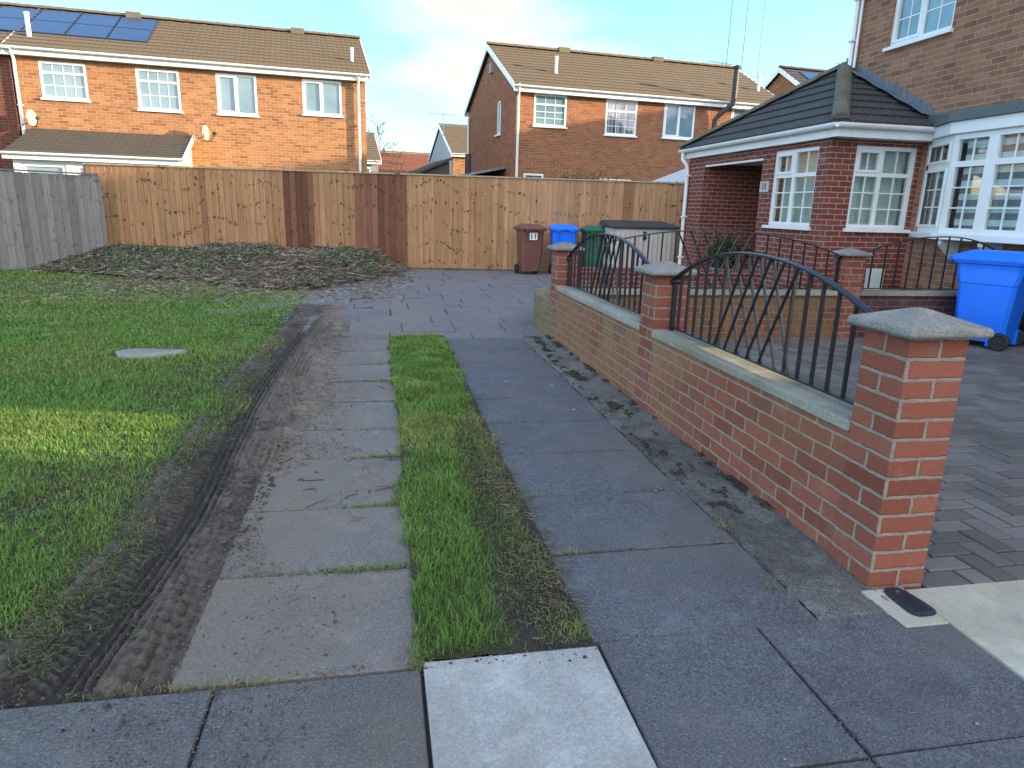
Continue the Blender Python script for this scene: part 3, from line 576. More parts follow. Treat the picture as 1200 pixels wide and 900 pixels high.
# soil of the grass strip between the wheel tracks
xs = np.linspace(0.09, 0.66, 40); yy = np.linspace(1.852, 7.4, 360); X, Y = np.meshgrid(xs, yy)
mudm = smooth(0.34, 0.46, X+0.06*(fbm(X*5, Y*3, 31)-0.5))*smooth(5.2, 3.6, Y)
Z = -0.006+0.025*fbm(X*14, Y*14, 6)+0.012*fbm(X*50, Y*50, 7)-0.008*mudm
tint = np.array([0.06, 0.062, 0.03])*(1-mudm[..., None])+np.array([0.05, 0.042, 0.034])*mudm[..., None]; tint = tint*(0.6+0.8*fbm(X*20, Y*20, 12)[..., None])
idx = np.arange(X.size).reshape(X.shape); q = np.stack([idx[:-1, :-1], idx[:-1, 1:], idx[1:, 1:], idx[1:, :-1]], -1).reshape(-1, 4)
tag(np_mesh('strip_soil', np.stack([X, Y, Z], -1).reshape(-1, 3), [q], 'mud', tint.reshape(-1, 3)), kind='structure')

# ------------------------------------------------------------------ grass
def blades(name, P, h, wd, lean, c, mat='blade'):
    n = len(P); a = RNG.uniform(0, 2*np.pi, n); d = np.stack([np.cos(a), np.sin(a), 0*a], 1); s = np.stack([-np.sin(a), np.cos(a), 0*a], 1)
    up = np.array([0, 0, 1.0]); h = h[:, None]; wd = wd[:, None]; lean = lean[:, None]
    b0 = P-s*wd/2; b1 = P+s*wd/2; mid = P+up*h*0.55+d*lean*h*0.3; m0 = mid-s*wd*0.4; m1 = mid+s*wd*0.4; tip = P+up*h*(1-0.25*lean)+d*lean*h
    V = np.stack([b0, b1, m1, m0, tip], 1).reshape(-1, 3); i = np.arange(n)[:, None]*5
    qd = i+np.array([[0, 1, 2, 3]]); tr = i+np.array([[3, 2, 4]])
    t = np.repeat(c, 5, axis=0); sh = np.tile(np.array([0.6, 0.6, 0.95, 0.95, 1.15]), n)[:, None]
    return tag(np_mesh(name, V, [qd, tr], mat, t*sh), kind='stuff')
def grass_colour(n, yel, base=(0.145, 0.290, 0.050)):
    r = RNG.uniform(0, 1, (n, 1)); c = np.array(base)*(0.55+0.95*r); y = np.clip(yel[:, None]+RNG.normal(0, 0.12, (n, 1)), 0, 1)
    c = c*(1-y)+np.array([0.36, 0.34, 0.11])*(0.6+0.7*r)*y
    st = RNG.uniform(0, 1, (n, 1)) < 0.05
    return np.where(st, np.array([0.30, 0.26, 0.13]), c)
# lawn: density falls with distance, blades get wider
P = []; 
for (ya, yb, dens, xmin) in ((1.3, 3.2, 19000, -3.0), (3.2, 5.0, 14500, -4.6), (5.0, 8.0, 6500, -7.5), (8.0, 14.5, 2800, -11.5)):
    n = int((yb-ya)*(-1.0-xmin)*dens); p = np.stack([RNG.uniform(xmin, -0.92, n), RNG.uniform(ya, yb, n)], 1)
    vis = p[:, 0] > -0.80*p[:, 1]-0.9; P.append(p[vis])
p = np.concatenate(P); e = lawn_edge(p[:, 1]); d = e-p[:, 0]
rag = fbm(p[:, 0]*4, p[:, 1]*3, 22)
ok = (d+0.16*(rag-0.5)*2) > -0.02
# the mud eats the front corner of the lawn
corner = smooth(2.55, 1.75, p[:, 1]+0.5*(rag-0.5))*smooth(0.75, 0.05, d); ok &= RNG.uniform(0, 1, len(p)) > corner*0.90
ok &= RNG.uniform(0, 1, len(p)) < 0.40+0.60*smooth(0.0, 0.14, d)
mnd = smooth(9.6, 11.6, p[:, 1]+0.6*(rag-0.5)+0.28*(p[:, 0]+3.5)*0.4); ok &= RNG.uniform(0, 1, len(p)) > mnd*0.75
ok &= ((p[:, 0]+2.10)/0.33)**2+((p[:, 1]-6.60)/0.20)**2 > 1
p = p[ok]; d = d[ok]; n = len(p); z = -0.012+0.012*fbm(p[:, 0]*3, p[:, 1]*3, 40)
yel = smooth(0.42, 0.70, fbm(p[:, 0]*1.0, p[:, 1]*1.7, 44))*0.30+0.25*smooth(9, 12, p[:, 1])+0.35*smooth(0.2, 0.0, d)
hh = (0.022+0.030*RNG.uniform(0, 1, n)**1.5)*(0.45+1.1*fbm(p[:, 0]*3.5, p[:, 1]*3.5, 50))*(0.55+0.45*smooth(0, 0.25, d))
wd = np.interp(p[:, 1], [1, 4, 8, 14], [0.0022, 0.0036, 0.007, 0.013])*RNG.uniform(0.7, 1.4, n)
blades('lawn_grass', np.column_stack([p, z]), hh, wd, RNG.uniform(0.1, 1.1, n), grass_colour(n, yel))
# strip between the tracks
n = 76000; x = RNG.uniform(0.0, 0.70, n); y = RNG.uniform(1.87, 7.42, n)
m_ = smooth(0.34, 0.46, x+0.06*(fbm(x*5, y*3, 31)-0.5))*smooth(5.2, 3.4, y)
edge = smooth(0.0, 0.05, np.minimum(x-0.075+0.075*(fbm(x*0, y*5, 61)-0.5)*2, 0.645-x+0.08*(fbm(x*0, y*5, 62)-0.5)*2)+0.01)
topc = smooth(7.38, 7.2, y+0.15*(fbm(x*6, y, 63)-0.5))
bald = smooth(2.6, 2.0, y)*smooth(0.28, 0.36, x)*smooth(0.62, 0.5, x)
ok = (RNG.uniform(0, 1, n) < (1-0.50*m_)*(1-0.7*bald)*edge*topc)
x, y, m_ = x[ok], y[ok], m_[ok]; n = len(x)
yel = 0.75*m_*smooth(0.5, 0.6, x)+0.15*m_+0.7*smooth(0.45, 0.72, fbm(x*2.2, y*1.8, 66))*0.5+0.45*smooth(6.3, 7.3, y)*RNG.uniform(0, 1, n)+0.40*smooth(0.45, 0.25, np.abs(y-4.1))*RNG.uniform(0, 1, n)  # yellow bands at mid-strip and far end are sun patches painted in
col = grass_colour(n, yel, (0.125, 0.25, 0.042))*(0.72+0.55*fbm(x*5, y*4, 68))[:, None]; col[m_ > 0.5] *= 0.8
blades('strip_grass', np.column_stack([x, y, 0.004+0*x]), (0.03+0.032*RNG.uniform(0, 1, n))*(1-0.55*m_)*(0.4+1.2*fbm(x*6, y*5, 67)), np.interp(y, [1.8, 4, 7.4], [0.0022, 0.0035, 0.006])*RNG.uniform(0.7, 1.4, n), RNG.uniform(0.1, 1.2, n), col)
# tufts in the joints and in the mud
P = []; 
for (cx_, cy_, rx_, ry_, k_) in ((0.02, 3.70, 0.16, 0.03, 350), (-0.02, 3.04, 0.22, 0.03, 350), (-0.05, 2.46, 0.28, 0.03, 450), (0.10, 1.87, 0.04, 0.05, 260), (0.0, 5.46, 0.10, 0.05, 160),
                                (-0.02, 6.1, 0.12, 0.06, 200), (0.74, 2.47, 0.10, 0.012, 45), (0.70, 3.06, 0.08, 0.012, 40), (1.50, 2.62, 0.05, 0.03, 60), (1.46, 2.1, 0.05, 0.10, 60), (0.62, 1.95, 0.05, 0.06, 200), (0.10, 4.86, .08, .03, 100),
                                (-1.42, 2.1, 0.30, 0.45, 1500), (-1.15, 2.6, 0.18, 0.5, 700), (0.03, 7.35, 0.12, 0.06, 150), (-0.55, 1.84, 0.3, 0.02, 120), (3.6, 7.02, 1.9, 0.08, 1100), (2.12, 5.5, 0.06, 1.8, 500)):
    a = RNG.normal(0, 0.55, (k_, 2))*np.array([rx_, ry_])+np.array([cx_, cy_]); P.append(a)
p = np.concatenate(P); n = len(p)
blades('joint_grass', np.column_stack([p, np.full(n, 0.0)]), 0.010+0.022*RNG.uniform(0, 1, n), 0.0014+0.0016*RNG.uniform(0, 1, n), RNG.uniform(0.3, 1.5, n), grass_colour(n, np.where(p[:, 0] > 0.69, RNG.uniform(0.7, 1.0, n), RNG.uniform(0.15, 0.8, n)))*0.9)
# bits of soil, straw and stones lying about
def scatter(name, x, y, z, s, tint, mat='litter', flat=0.45):
    n = len(x); a = RNG.uniform(0, 2*np.pi, (n, 3)); base = np.array([[1, 0, 0], [-0.6, 0.8, 0], [-0.6, -0.8, 0], [0, 0, 1], [0, 0, -0.6]])[None]*np.ones((n, 1, 1))
    base = base*(1+RNG.uniform(-0.4, 0.4, (n, 5, 1))); ca, sa = np.cos(a[:, 0]), np.sin(a[:, 0])
    bx = base[..., 0]*ca[:, None]-base[..., 1]*sa[:, None]; by = base[..., 0]*sa[:, None]+base[..., 1]*ca[:, None]; bz = base[..., 2]*flat
    V = np.stack([bx, by, bz], -1)*s[:, None, None]+np.stack([x, y, z], 1)[:, None, :]
    i = np.arange(n)[:, None, None]*5; F = (i+np.array([[0, 1, 3], [1, 2, 3], [2, 0, 3], [1, 0, 4], [2, 1, 4], [0, 2, 4]])[None]).reshape(-1, 3)
    return tag(np_mesh(name, V.reshape(-1, 3), [F], mat, np.repeat(tint, 5, axis=0)), kind='stuff')
n = 22000; x = -0.72+np.abs(RNG.normal(0, 0.30, n)); y = RNG.uniform(1.5, 8.5, n); ok = (x < 0.09) & (fbm(x*3, y*2, 71) > 0.34+0.3*smooth(-0.5, 0.1, x)); x, y = x[ok], y[ok]; n = len(x)
scatter('soil_crumbs', x, y, 0.001+0*x, RNG.gamma(1.6, 0.0013, n)+0.0012, np.array([[0.135, 0.108, 0.088]])*RNG.uniform(0.5, 1.5, (n, 1)))
n = 1100; x = RNG.uniform(0.63, 1.83, n); y = RNG.uniform(1.2, 7.5, n); ok = (x > 1.5) | (RNG.uniform(0, 1, n) < 0.12); x, y = x[ok], y[ok]; n = len(x)
scatter('loose_grit', x, y, 0.004+0*x, RNG.gamma(2.0, 0.0015, n)+0.001, np.array([[0.20, 0.19, 0.17]])*RNG.uniform(0.4, 1.6, (n, 1)))
def straws(name, p, L, rad, tint, curl=0.5):
    n = len(p); a = RNG.uniform(0, 2*np.pi, n); e = RNG.normal(0, 0.22, n); d = np.stack([np.cos(a)*np.cos(e), np.sin(a)*np.cos(e), np.sin(e)], 1); s = np.stack([-np.sin(a), np.cos(a), 0*a], 1)
    cu = RNG.normal(0, curl, n)[:, None]; up = np.array([0, 0, 1.0]); L = L[:, None]; r = rad[:, None]
    k0 = p-d*L/2; k1 = p+s*cu*L*0.25; k2 = p+d*L/2
    ring = lambda c: np.stack([c+s*r, c-s*r*0.5+up*r*0.87, c-s*r*0.5-up*r*0.87], 1)
    V = np.concatenate([ring(k0), ring(k1), ring(k2)], 1).reshape(-1, 3); i = np.arange(n)[:, None, None]*9
    F = np.array([[b+j, b+(j+1) % 3, b+3+(j+1) % 3, b+3+j] for b in (0, 3) for j in range(3)])[None]
    return tag(np_mesh(name, V, [(i+F).reshape(-1, 4)], 'litter', np.repeat(tint, 9, axis=0)), kind='stuff')
jx, jy = [], []
for yv in yl[1:-1]: jx.append(RNG.uniform(-0.6, 0.1, 260)); jy.append(yv+RNG.normal(0, 0.012, 260))
for yv in ys[1:-1]: jx.append(RNG.uniform(0.63, 1.5, 170)); jy.append(yv+RNG.normal(0, 0.008, 170))
jx.append(RNG.uniform(-2, 1.9, 900)); jy.append(1.86+RNG.normal(0, 0.014, 900)); jx.append(1.503+RNG.normal(0, 0.012, 1500)); jy.append(RNG.uniform(1.9, 7.2, 1500)); jx.append(1.25+RNG.normal(0, 0.008, 200)); jy.append(RNG.uniform(0.9, 1.88, 200))
jx.append(RNG.uniform(0.10, 0.67, 420)); jy.append(1.842+np.abs(RNG.normal(0, 0.02, 420))*RNG.choice([-1.6, 1], 420))
x = np.concatenate(jx); y = np.concatenate(jy); ok = fbm(x*6, y*6, 79) > 0.40; x, y = x[ok], y[ok]; n = len(x)
scatter('joint_dirt', x, y, 0.001+0.010*((y < 1.85) & (x > 0.1) & (x < 0.67)), RNG.gamma(1.6, 0.0016, n)+0.0014, np.array([[0.10, 0.085, 0.068]])*RNG.uniform(0.4, 1.7, (n, 1)), flat=0.5)
n = 150; p = np.column_stack([RNG.uniform(-0.85, 0.1, n), RNG.uniform(2.6, 5.2, n), np.full(n, 0.008)]); ok = fbm(p[:, 0]*2, p[:, 1]*1.2, 77) > 0.47; p = p[ok]; n = len(p)
straws('root_bits', p, RNG.uniform(0.02, 0.16, n), RNG.uniform(0.001, 0.0035, n), np.array([[0.10, 0.075, 0.055]])*RNG.uniform(0.5, 1.7, (n, 1)), 1.0)
n = 16000; x = RNG.uniform(-1.75, -0.55, n); y = 1.6+RNG.gamma(2.0, 1.3, n); ok = (y < 9) & (np.abs(x+0.95) > 0.10*RNG.uniform(0.3, 1.5, n)) & (fbm(x*4, y*3, 73) > 0.42); x, y = x[ok], y[ok]; n = len(x)
scatter('mud_clods', x, y, 0.006+0.006*RNG.uniform(0, 1, n), RNG.gamma(1.5, 0.0022, n)+0.0015, np.array([[0.075, 0.060, 0.048]])*RNG.uniform(0.5, 1.7, (n, 1)), flat=0.7)
n = 4200; x = -1.10+RNG.normal(0, 0.15, n); y = 1.6+RNG.gamma(1.6, 1.4, n); ok = (y < 9.3) & (x < -0.75+0.1*RNG.normal(0, 1, n)) & (fbm(x*5, y*4, 74) > 0.40); x, y = x[ok], y[ok]; n = len(x); tn = RNG.uniform(0, 1, (n, 1))
straws('torn_grass', np.column_stack([x, y, 0.012+0.014*RNG.uniform(0, 1, n)]), RNG.uniform(0.010, 0.042, n), RNG.uniform(0.0006, 0.0013, n), np.where(tn < 0.7, np.array([[0.085, 0.14, 0.04]]), np.array([[0.18, 0.15, 0.095]]))*RNG.uniform(0.5, 1.5, (n, 1)), 0.8)
n = 3600; x = RNG.uniform(0.30, 0.70, n); y = 1.86+RNG.gamma(1.7, 0.95, n); m_ = smooth(0.34, 0.46, x+0.06*(fbm(x*5, y*3, 31)-0.5))*smooth(5.6, 3.6, y); ok = (RNG.uniform(0, 1, n) < m_) & (fbm(x*9, y*7, 75) > 0.36); x, y = x[ok], y[ok]; n = len(x); tn = RNG.uniform(0, 1, (n, 1))
straws('dead_strip_grass', np.column_stack([x, y, 0.008+0.014*RNG.uniform(0, 1, n)]), RNG.uniform(0.012, 0.055, n), RNG.uniform(0.0007, 0.0015, n), np.where(tn < 0.35, np.array([[0.08, 0.12, 0.04]]), np.array([[0.22, 0.19, 0.125]]))*RNG.uniform(0.5, 1.4, (n, 1)), 0.8)
n = 5000; x = RNG.uniform(0.34, 0.66, n); y = 1.88+RNG.gamma(1.6, 0.8, n); scatter('strip_crumbs', x, y, 0.006+0*x, RNG.gamma(1.6, 0.0016, n)+0.0012, np.array([[0.085, 0.07, 0.056]])*RNG.uniform(0.5, 1.6, (n, 1)), flat=0.7)
# moss on the rough strip and along the wall foot
n = 22000; y = RNG.uniform(2.1, 7.3, n); x = np.where(RNG.uniform(0, 1, n) < 0.6, RNG.normal(1.62, 0.05, n), 1.80+RNG.normal(0, 0.018, n))
ok = (0.5*fbm(x*6, y*2.5, 81)+0.5*fbm(x*22, y*14, 82) > 0.55) & (smooth(2.5, 3.2, y) > RNG.uniform(0, 1, n)) & (x < 1.825) & (x > 1.51); x, y = x[ok], y[ok]; n = len(x)
scatter('moss', x, y, 0.012+0.02*smooth(1.7, 1.82, x), RNG.gamma(2.0, 0.0022, n)+0.002, np.array([[0.050, 0.046, 0.026]])*RNG.uniform(0.3, 1.7, (n, 1)), flat=0.4)

# ------------------------------------------------------------------ heap of ivy clippings by the fence
def heap_h(x, y):
    fy = np.interp(x, [-7.6, -6.0, -3.6, -1.5, -0.9, 0.6], [14.6, 13.9, 12.6, 11.2, 11.6, 14.6])     # front edge
    t = np.clip((y-fy)/2.2, 0, 1); ends = smooth(-6.9, -5.7, x)*smooth(1.0, -0.6, x)
    return (0.40*t**1.15*ends*(0.55+0.75*fbm(x*0.8, y*0.8, 91))*smooth(17.2, 15.6, y)+0.05*(fbm(x*5, y*5, 92)-0.4)*t)
xs = np.arange(-8.4, 1.1, 0.06); yy = np.arange(10.6, 16.25, 0.06); X, Y = np.meshgrid(xs, yy); Z = heap_h(X, Y)-0.05
idx = np.arange(X.size).reshape(X.shape); q = np.stack([idx[:-1, :-1], idx[:-1, 1:], idx[1:, 1:], idx[1:, :-1]], -1).reshape(-1, 4)
tag(np_mesh('heap_soil', np.stack([X, Y, Z], -1).reshape(-1, 3), [q], 'mud', np.full((X.size, 3), 0.06)*np.array([1, 0.85, 0.65]), smooth=True), kind='stuff')
n = 42000; x = RNG.uniform(-8.2, 0.9, n); y = RNG.uniform(9.4, 16.0, n); h = heap_h(x, y)
dens = 0.34*smooth(9.4, 11.6, y-0.25*(x+2))*smooth(0.9, -0.4, x)*smooth(-6.0, -3.6, x)+smooth(0.01, 0.07, h)
ok = RNG.uniform(0, 1, n) < dens; x, y, h = x[ok], y[ok], h[ok]; n = len(x)
tn = RNG.uniform(0, 1, (n, 1)); tint = np.where(tn < 0.5, np.array([[0.27, 0.215, 0.155]]), np.where(tn < 0.85, np.array([[0.13, 0.095, 0.065]]), np.array([[0.42, 0.38, 0.32]])))*RNG.uniform(0.5, 1.4, (n, 1))
straws('heap_stems', np.column_stack([x, y, h+RNG.uniform(0, 0.05, n)*(h > 0.02)]), RNG.uniform(0.06, 0.34, n), RNG.uniform(0.003, 0.008, n), tint)
def leaves(name, p, size, tint, mat='leaf', parent=None, flatness=1.0):
    n = len(p); N_ = RNG.normal(0, 1, (n, 3)); N_[:, 2] = np.abs(N_[:, 2])*flatness; N_ /= np.linalg.norm(N_, axis=1)[:, None]
    t = np.cross(N_, RNG.normal(0, 1, (n, 3))); t /= np.linalg.norm(t, axis=1)[:, None]; b = np.cross(N_, t); s = size[:, None]
    V = np.stack([p-t*s*0.5, p+b*s*0.32-N_*s*0.06, p+t*s*0.6, p-b*s*0.32-N_*s*0.06], 1).reshape(-1, 3)
    return np_mesh(name, V, [np.arange(n*4).reshape(-1, 4)], mat, np.repeat(tint, 4, axis=0), parent=parent)
n = 38000; x = RNG.uniform(-7.2, 0.7, n); y = RNG.uniform(10.8, 16.0, n); h = heap_h(x, y)
gr = smooth(0.40, 0.60, fbm(x*0.9, y*0.9, 95)+0.34*smooth(-2.5, -5.2, x)); ok = RNG.uniform(0, 1, n) < smooth(0.02, 0.09, h)*(0.06+0.8*gr); x, y, h, gr = x[ok], y[ok], h[ok], gr[ok]; n = len(x)
tn = RNG.uniform(0, 1, (n, 1)); tint = np.where(tn < 0.25+0.6*gr[:, None], np.array([[0.055, 0.115, 0.048]]), np.array([[0.22, 0.185, 0.12]]))*RNG.uniform(0.5, 1.7, (n, 1))
tag(leaves('heap_leaves', np.column_stack([x, y, h+RNG.uniform(0.0, 0.07, n)]), RNG.uniform(0.035, 0.085, n), tint), kind='stuff')

# ------------------------------------------------------------------ fences
def feather_boards(mb, x0, x1, z0, ztop, tintf, w=0.125, lap=0.018, dev=0.0):
    x = x0; i = 0
    while x < x1-0.02:
        ww = min(w*random.uniform(0.92, 1.06), x1-x); mb.tint = tintf((x+ww/2))
        t0, t1 = 0.020, 0.009; zt = ztop+random.uniform(-dev, dev)
        mb.hexa([(x, -t1, z0), (x+ww+lap, -t0-0.004, z0), (x+ww+lap, 0, z0), (x, 0, z0)], [(x, -t1, zt), (x+ww+lap, -t0-0.004, zt), (x+ww+lap, 0, zt), (x, 0, zt)])
        x += ww
fang = R(-5); fl = (-6.02, 16.30)
fence = thing('timber_fence', 'tall brown featheredge board fence with pale capping across the end of the drive', 'fence', (*fl, 0), fang)
flen = 13.1; npan = 7; pw = flen/npan
def brown(x):
    dark = (4.02 < x < 4.58 or 5.44 < x < 6.56) and random.random() < 0.92
    if dark: k_ = random.uniform(0.6, 1.45); return (0.175*k_, 0.078*k_, 0.047*k_)
    if 11.52 < x < 11.72 or 2.3 < x < 2.42: return (0.27, 0.14, 0.075)
    k_ = random.uniform(0.82, 1.10); wrm = random.uniform(-0.02, 0.03); pale = smooth(8.3, 9.5, np.array(x))*0.03
    return (0.40*k_+pale, (0.222+wrm*0.5+pale)*k_, (0.110+wrm*0.2+pale)*k_)
for i in range(npan):
    mb = MB(); feather_boards(mb, i*pw, (i+1)*pw, 0.03, 2.03, brown); mb.build('fence_panel', 'fence', fence)
mb = MB(); mb.tint = (0.42, 0.36, 0.26)
mb.box(-0.03, flen+0.03, -0.045, 0.03, 2.034, 2.062); mb.build('capping_rail', 'fence', fence)
mb = MB(); mb.tint = (0.2, 0.15, 0.09)
for i in range(npan+1): mb.box(i*pw-0.05, i*pw+0.05, 0.005, 0.105, 0, 2.02)
for z in (0.3, 1.0, 1.75): mb.box(0.05, flen-0.05, 0.106, 0.15, z, z+0.08)
mb.build('rear_posts_and_rails', 'fence', fence)
gang = math.atan2(15.6-13.9, -5.95+7.85)
gf = thing('grey_fence', 'weathered grey board fence left of the brown fence, lower and leaning away', 'fence', (-10.2, 11.80, 0), gang)
mb = MB(); gl = 6.12
feather_boards(mb, 0, gl, 0.0, 1.80, lambda x: (lambda q_: (0.235*q_, 0.23*q_, 0.22*q_))(random.uniform(0.75, 1.15)), 0.145, 0.02, 0.012); mb.build('fence_panel', 'fence_old', gf)
mb = MB(); mb.tint = (0.17, 0.175, 0.165); mb.box(-0.02, gl, -0.04, 0.03, 1.815, 1.845); mb.build('capping_rail', 'fence_old', gf)
mb = MB(); mb.tint = (0.2, 0.18, 0.15)
for z in (0.3, 1.0, 1.6): mb.box(0.0, gl, 0.004, 0.05, z, z+0.08)
mb.build('rear_rails', 'fence_old', gf)
for i in range(4): mb = MB(); mb.tint = (0.2, 0.18, 0.15); mb.box(i*1.98, i*1.98+0.09, 0.051, 0.15, 0, 1.8); mb.build('post', 'fence_old', gf)

# ------------------------------------------------------------------ front garden wall with piers
def pier(parent, x0, y0, sx, sy, h, bmat='brick_pier', over=0.05):
    mb = MB(); mb.box(x0, x0+sx, y0, y0+sy, -0.05, h); p = mb.build('pier', bmat, parent, off=parent.location, bevel=0.006)
    c = MB(); a, b, c0, d = x0-over, x0+sx+over, y0-over, y0+sy+over; ap = ((a+b)/2, (c0+d)/2); i = 0.012
    z0, z1, z2 = h+0.001, h+0.036, h+0.088; r = 0.02
    c.add([(a+i, c0+i, z0), (b-i, c0+i, z0), (b-i, d-i, z0), (a+i, d-i, z0), (a, c0, z0+0.012), (b, c0, z0+0.012), (b, d, z0+0.012), (a, d, z0+0.012), (a+.004, c0+.004, z1), (b-.004, c0+.004, z1), (b-.004, d-.004, z1), (a+.004, d-.004, z1),
           (ap[0]-r, ap[1]-r, z2), (ap[0]+r, ap[1]-r, z2), (ap[0]+r, ap[1]+r, z2), (ap[0]-r, ap[1]+r, z2)],
          [(0, 3, 2, 1)]+[(k+i_, k+(i_+1) % 4, k+4+(i_+1) % 4, k+4+i_) for k in (0, 4, 8) for i_ in range(4)]+[(12, 13, 14, 15)])
    c.build('cap', 'cap', p, off=parent.location, bevel=0.006)
    return p
gw = thing('garden_wall', 'low red brick wall with concrete coping running up the drive between capped piers', 'wall', (1.82, 2.05, 0))
w = MB(); w.box(1.82, 1.93, 2.29, 4.36, -0.05, 0.553); w.box(1.82, 1.93, 4.60, 7.05, -0.05, 0.553); w.build('wall', 'brick_wall', gw, off=gw.location, bevel=0.004)
for a, b in ((2.292, 3.12), (3.125, 4.355), (4.605, 5.70), (5.705, 7.045)):
    c = MB(); c.box(1.808, 1.985, a, b, 0.555, 0.602); c.build('coping_stone', 'coping', gw, off=gw.location, bevel=0.007)
pier(gw, 1.815, 2.05, 0.24, 0.24, 0.98); pier(gw, 1.815, 4.36, 0.24, 0.24, 0.97); pier(gw, 1.815, 7.05, 0.24, 0.24, 0.965)
# curved rendered end of the wall
cw = MB(); pts = [(1.835, 6.85), (1.80, 7.25), (1.775, 7.6), (1.79, 7.95), (1.87, 8.28), (2.05, 8.55), (2.35, 8.75), (2.75, 8.85)]
def catmull(pts, k=5):
    P_ = [Vector((*p, 0)) for p in pts]; out = []
    for i in range(len(P_)-1):
        p0, p1, p2, p3 = P_[max(i-1, 0)], P_[i], P_[i+1], P_[min(i+2, len(P_)-1)]
        for j in range(k):
            t = j/k; out.append(0.5*((2*p1)+(p2-p0)*t+(2*p0-5*p1+4*p2-p3)*t*t+(3*p1-p0-3*p2+p3)*t**3))
    return out+[P_[-1]]
cl = catmull(pts); vs = []; 
for i, p in enumerate(cl):
    t = (cl[min(i+1, len(cl)-1)]-cl[max(i-1, 0)]).normalized(); nrm = Vector((t.y, -t.x, 0)); hh_ = 0.44+0.01*math.sin(i*1.3)
    vs += [p-nrm*0.0+ZV*-0.05, p+nrm*0.2+ZV*-0.05, p+nrm*0.19+ZV*hh_, p+nrm*0.005+ZV*(hh_-0.02)]
L_ = len(cl); cw.add(vs, [(i*4+k, i*4+(k+1) % 4, i*4+4+(k+1) % 4, i*4+4+k) for i in range(L_-1) for k in range(4)]+[(3, 2, 1, 0), tuple((L_-1)*4+k for k in range(4))])
co_ = cw.build('curved_end', 'brick_curve', gw, off=gw.location, bevel=0.012); co_['label'] = 'pale rough rendered curved end of the wall'

def railing(name, label, A, B, h0, hp, peak, lat, n, group='black iron railings', z0=0.625, endpost=(True, True)):
    """A,B plan points; arch from h0 at ends to hp at u=peak; lat = (u0,u1) lattice range"""
    A, B = Vector((*A, 0)), Vector((*B, 0)); Ld = (B-A).length; U = (B-A)/Ld; rt_ = thing(name, label, 'railing', A, 0, group)
    def top(u):
        t = (u-peak)/(peak if u < peak else Ld-peak); return hp-(hp-h0)*(0.35*t*t+0.65*t*t*abs(t)**0.3)
    P = lambda u, z: A+U*u+ZV*z
    tr = MB(); k = 36; pp = [P(0.01+(Ld-0.02)*i/k, top(Ld*i/k)) for i in range(k+1)]
    nrm = U.cross(ZV)
    for i in range(k+1): pass
    vs = []; fs = []
    for i, p in enumerate(pp):
        t = (pp[min(i+1, k)]-pp[max(i-1, 0)]).normalized(); up = nrm.cross(t); up = up if up.z > 0 else -up
        vs += [p-nrm*0.02, p+nrm*0.02, p+nrm*0.02+up*0.009, p+up*0.014, p-nrm*0.02+up*0.009]
    for i in range(k): fs += [(i*5+j, i*5+(j+1) % 5, i*5+5+(j+1) % 5, i*5+5+j) for j in range(5)]
    fs += [(4, 3, 2, 1, 0), tuple(k*5+j for j in range(5))]; tr.add(vs, fs); tr.build('top_rail', 'black_iron', rt_, off=A)
    br = MB(); br.bar(P(0.0, z0), P(Ld, z0), 0.028, 0.010); br.build('bottom_rail', 'black_iron', rt_, off=A, bevel=0.002)
    for u in (0.018, Ld-0.018):
        eb = MB(); eb.bar(P(u, z0-0.03), P(u, top(u)-0.002), 0.026, 0.026, up=nrm)
        if u < 0.1 or True: eb.tube([P(u, top(u)-0.02)-nrm*0.03, P(u, top(u)-0.02)+nrm*0.03], 0.016, 8)
        eb.build('end_post', 'black_iron', rt_, off=A)
    for i in range(1, n):
        u = Ld*i/n
        if lat[0]+0.005 < u < lat[1]-0.005: continue
        b_ = MB(); b_.bar(P(u, z0+0.005), P(u, top(u)+0.001), 0.0145, 0.0145, up=nrm); b_.build('upright', 'black_iron', rt_, off=A)
    lw = lat[1]-lat[0]
    if lw > 0.1:                                           # crossing bars in the middle
        for sgn in (-1, 1):
            for j in range(5):
                c_ = lat[0]+lw*(j+0.5)/5; pts3 = []
                for i in range(9):
                    t = i/8; u = c_+sgn*lw*0.205*(2*t-1); pts3.append(P(u, z0+0.004+(top(u)-z0-0.006)*t)+nrm*(0.008*sgn))
                b_ = MB(); b_.tube(pts3, 0.0088, 6); b_.build('lattice_bar', 'black_iron', rt_, off=A)
    return rt_
railing('railing', 'arched black railing with lattice centre between the nearest pier and the second pier', (1.945, 2.295), (1.945, 4.355), 0.945, 1.175, 1.07, (0.72, 1.34), 18)
railing('railing', 'arched black railing farther up the wall between the second and the farthest pier', (1.945, 4.605), (1.945, 7.045), 0.90, 1.18, 1.22, (0.92, 1.52), 21)

# wall across the garden in front of the porch
mw = thing('garden_wall', 'low weathered brick wall crossing the paving in front of the porch', 'wall', (2.06, 7.12, 0))
w = MB(); w.box(2.06, 5.22, 7.12, 7.23, -0.05, 0.50); w.build('wall', 'brick_mid', mw, off=mw.location); w = MB(); w.box(5.47, 7.5, 7.12, 7.23, -0.05, 0.50); w.build('wall', 'brick_purple', mw, off=mw.location)['label'] = 'dark purple brick length of wall'
for a, b in ((2.06, 3.6), (3.605, 5.215), (5.475, 7.5)):
    c = MB(); c.box(a, b, 7.085, 7.265, 0.502, 0.555); c.build('coping_stone', 'coping', mw, off=mw.location, bevel=0.006)
pier(mw, 5.225, 7.055, 0.24, 0.24, 0.955)
railing('railing', 'arched black railing on the cross wall in front of the open porch', (2.08, 7.17), (5.215, 7.17), 0.955, 1.20, 1.55, (1.20, 1.92), 20, z0=0.58)
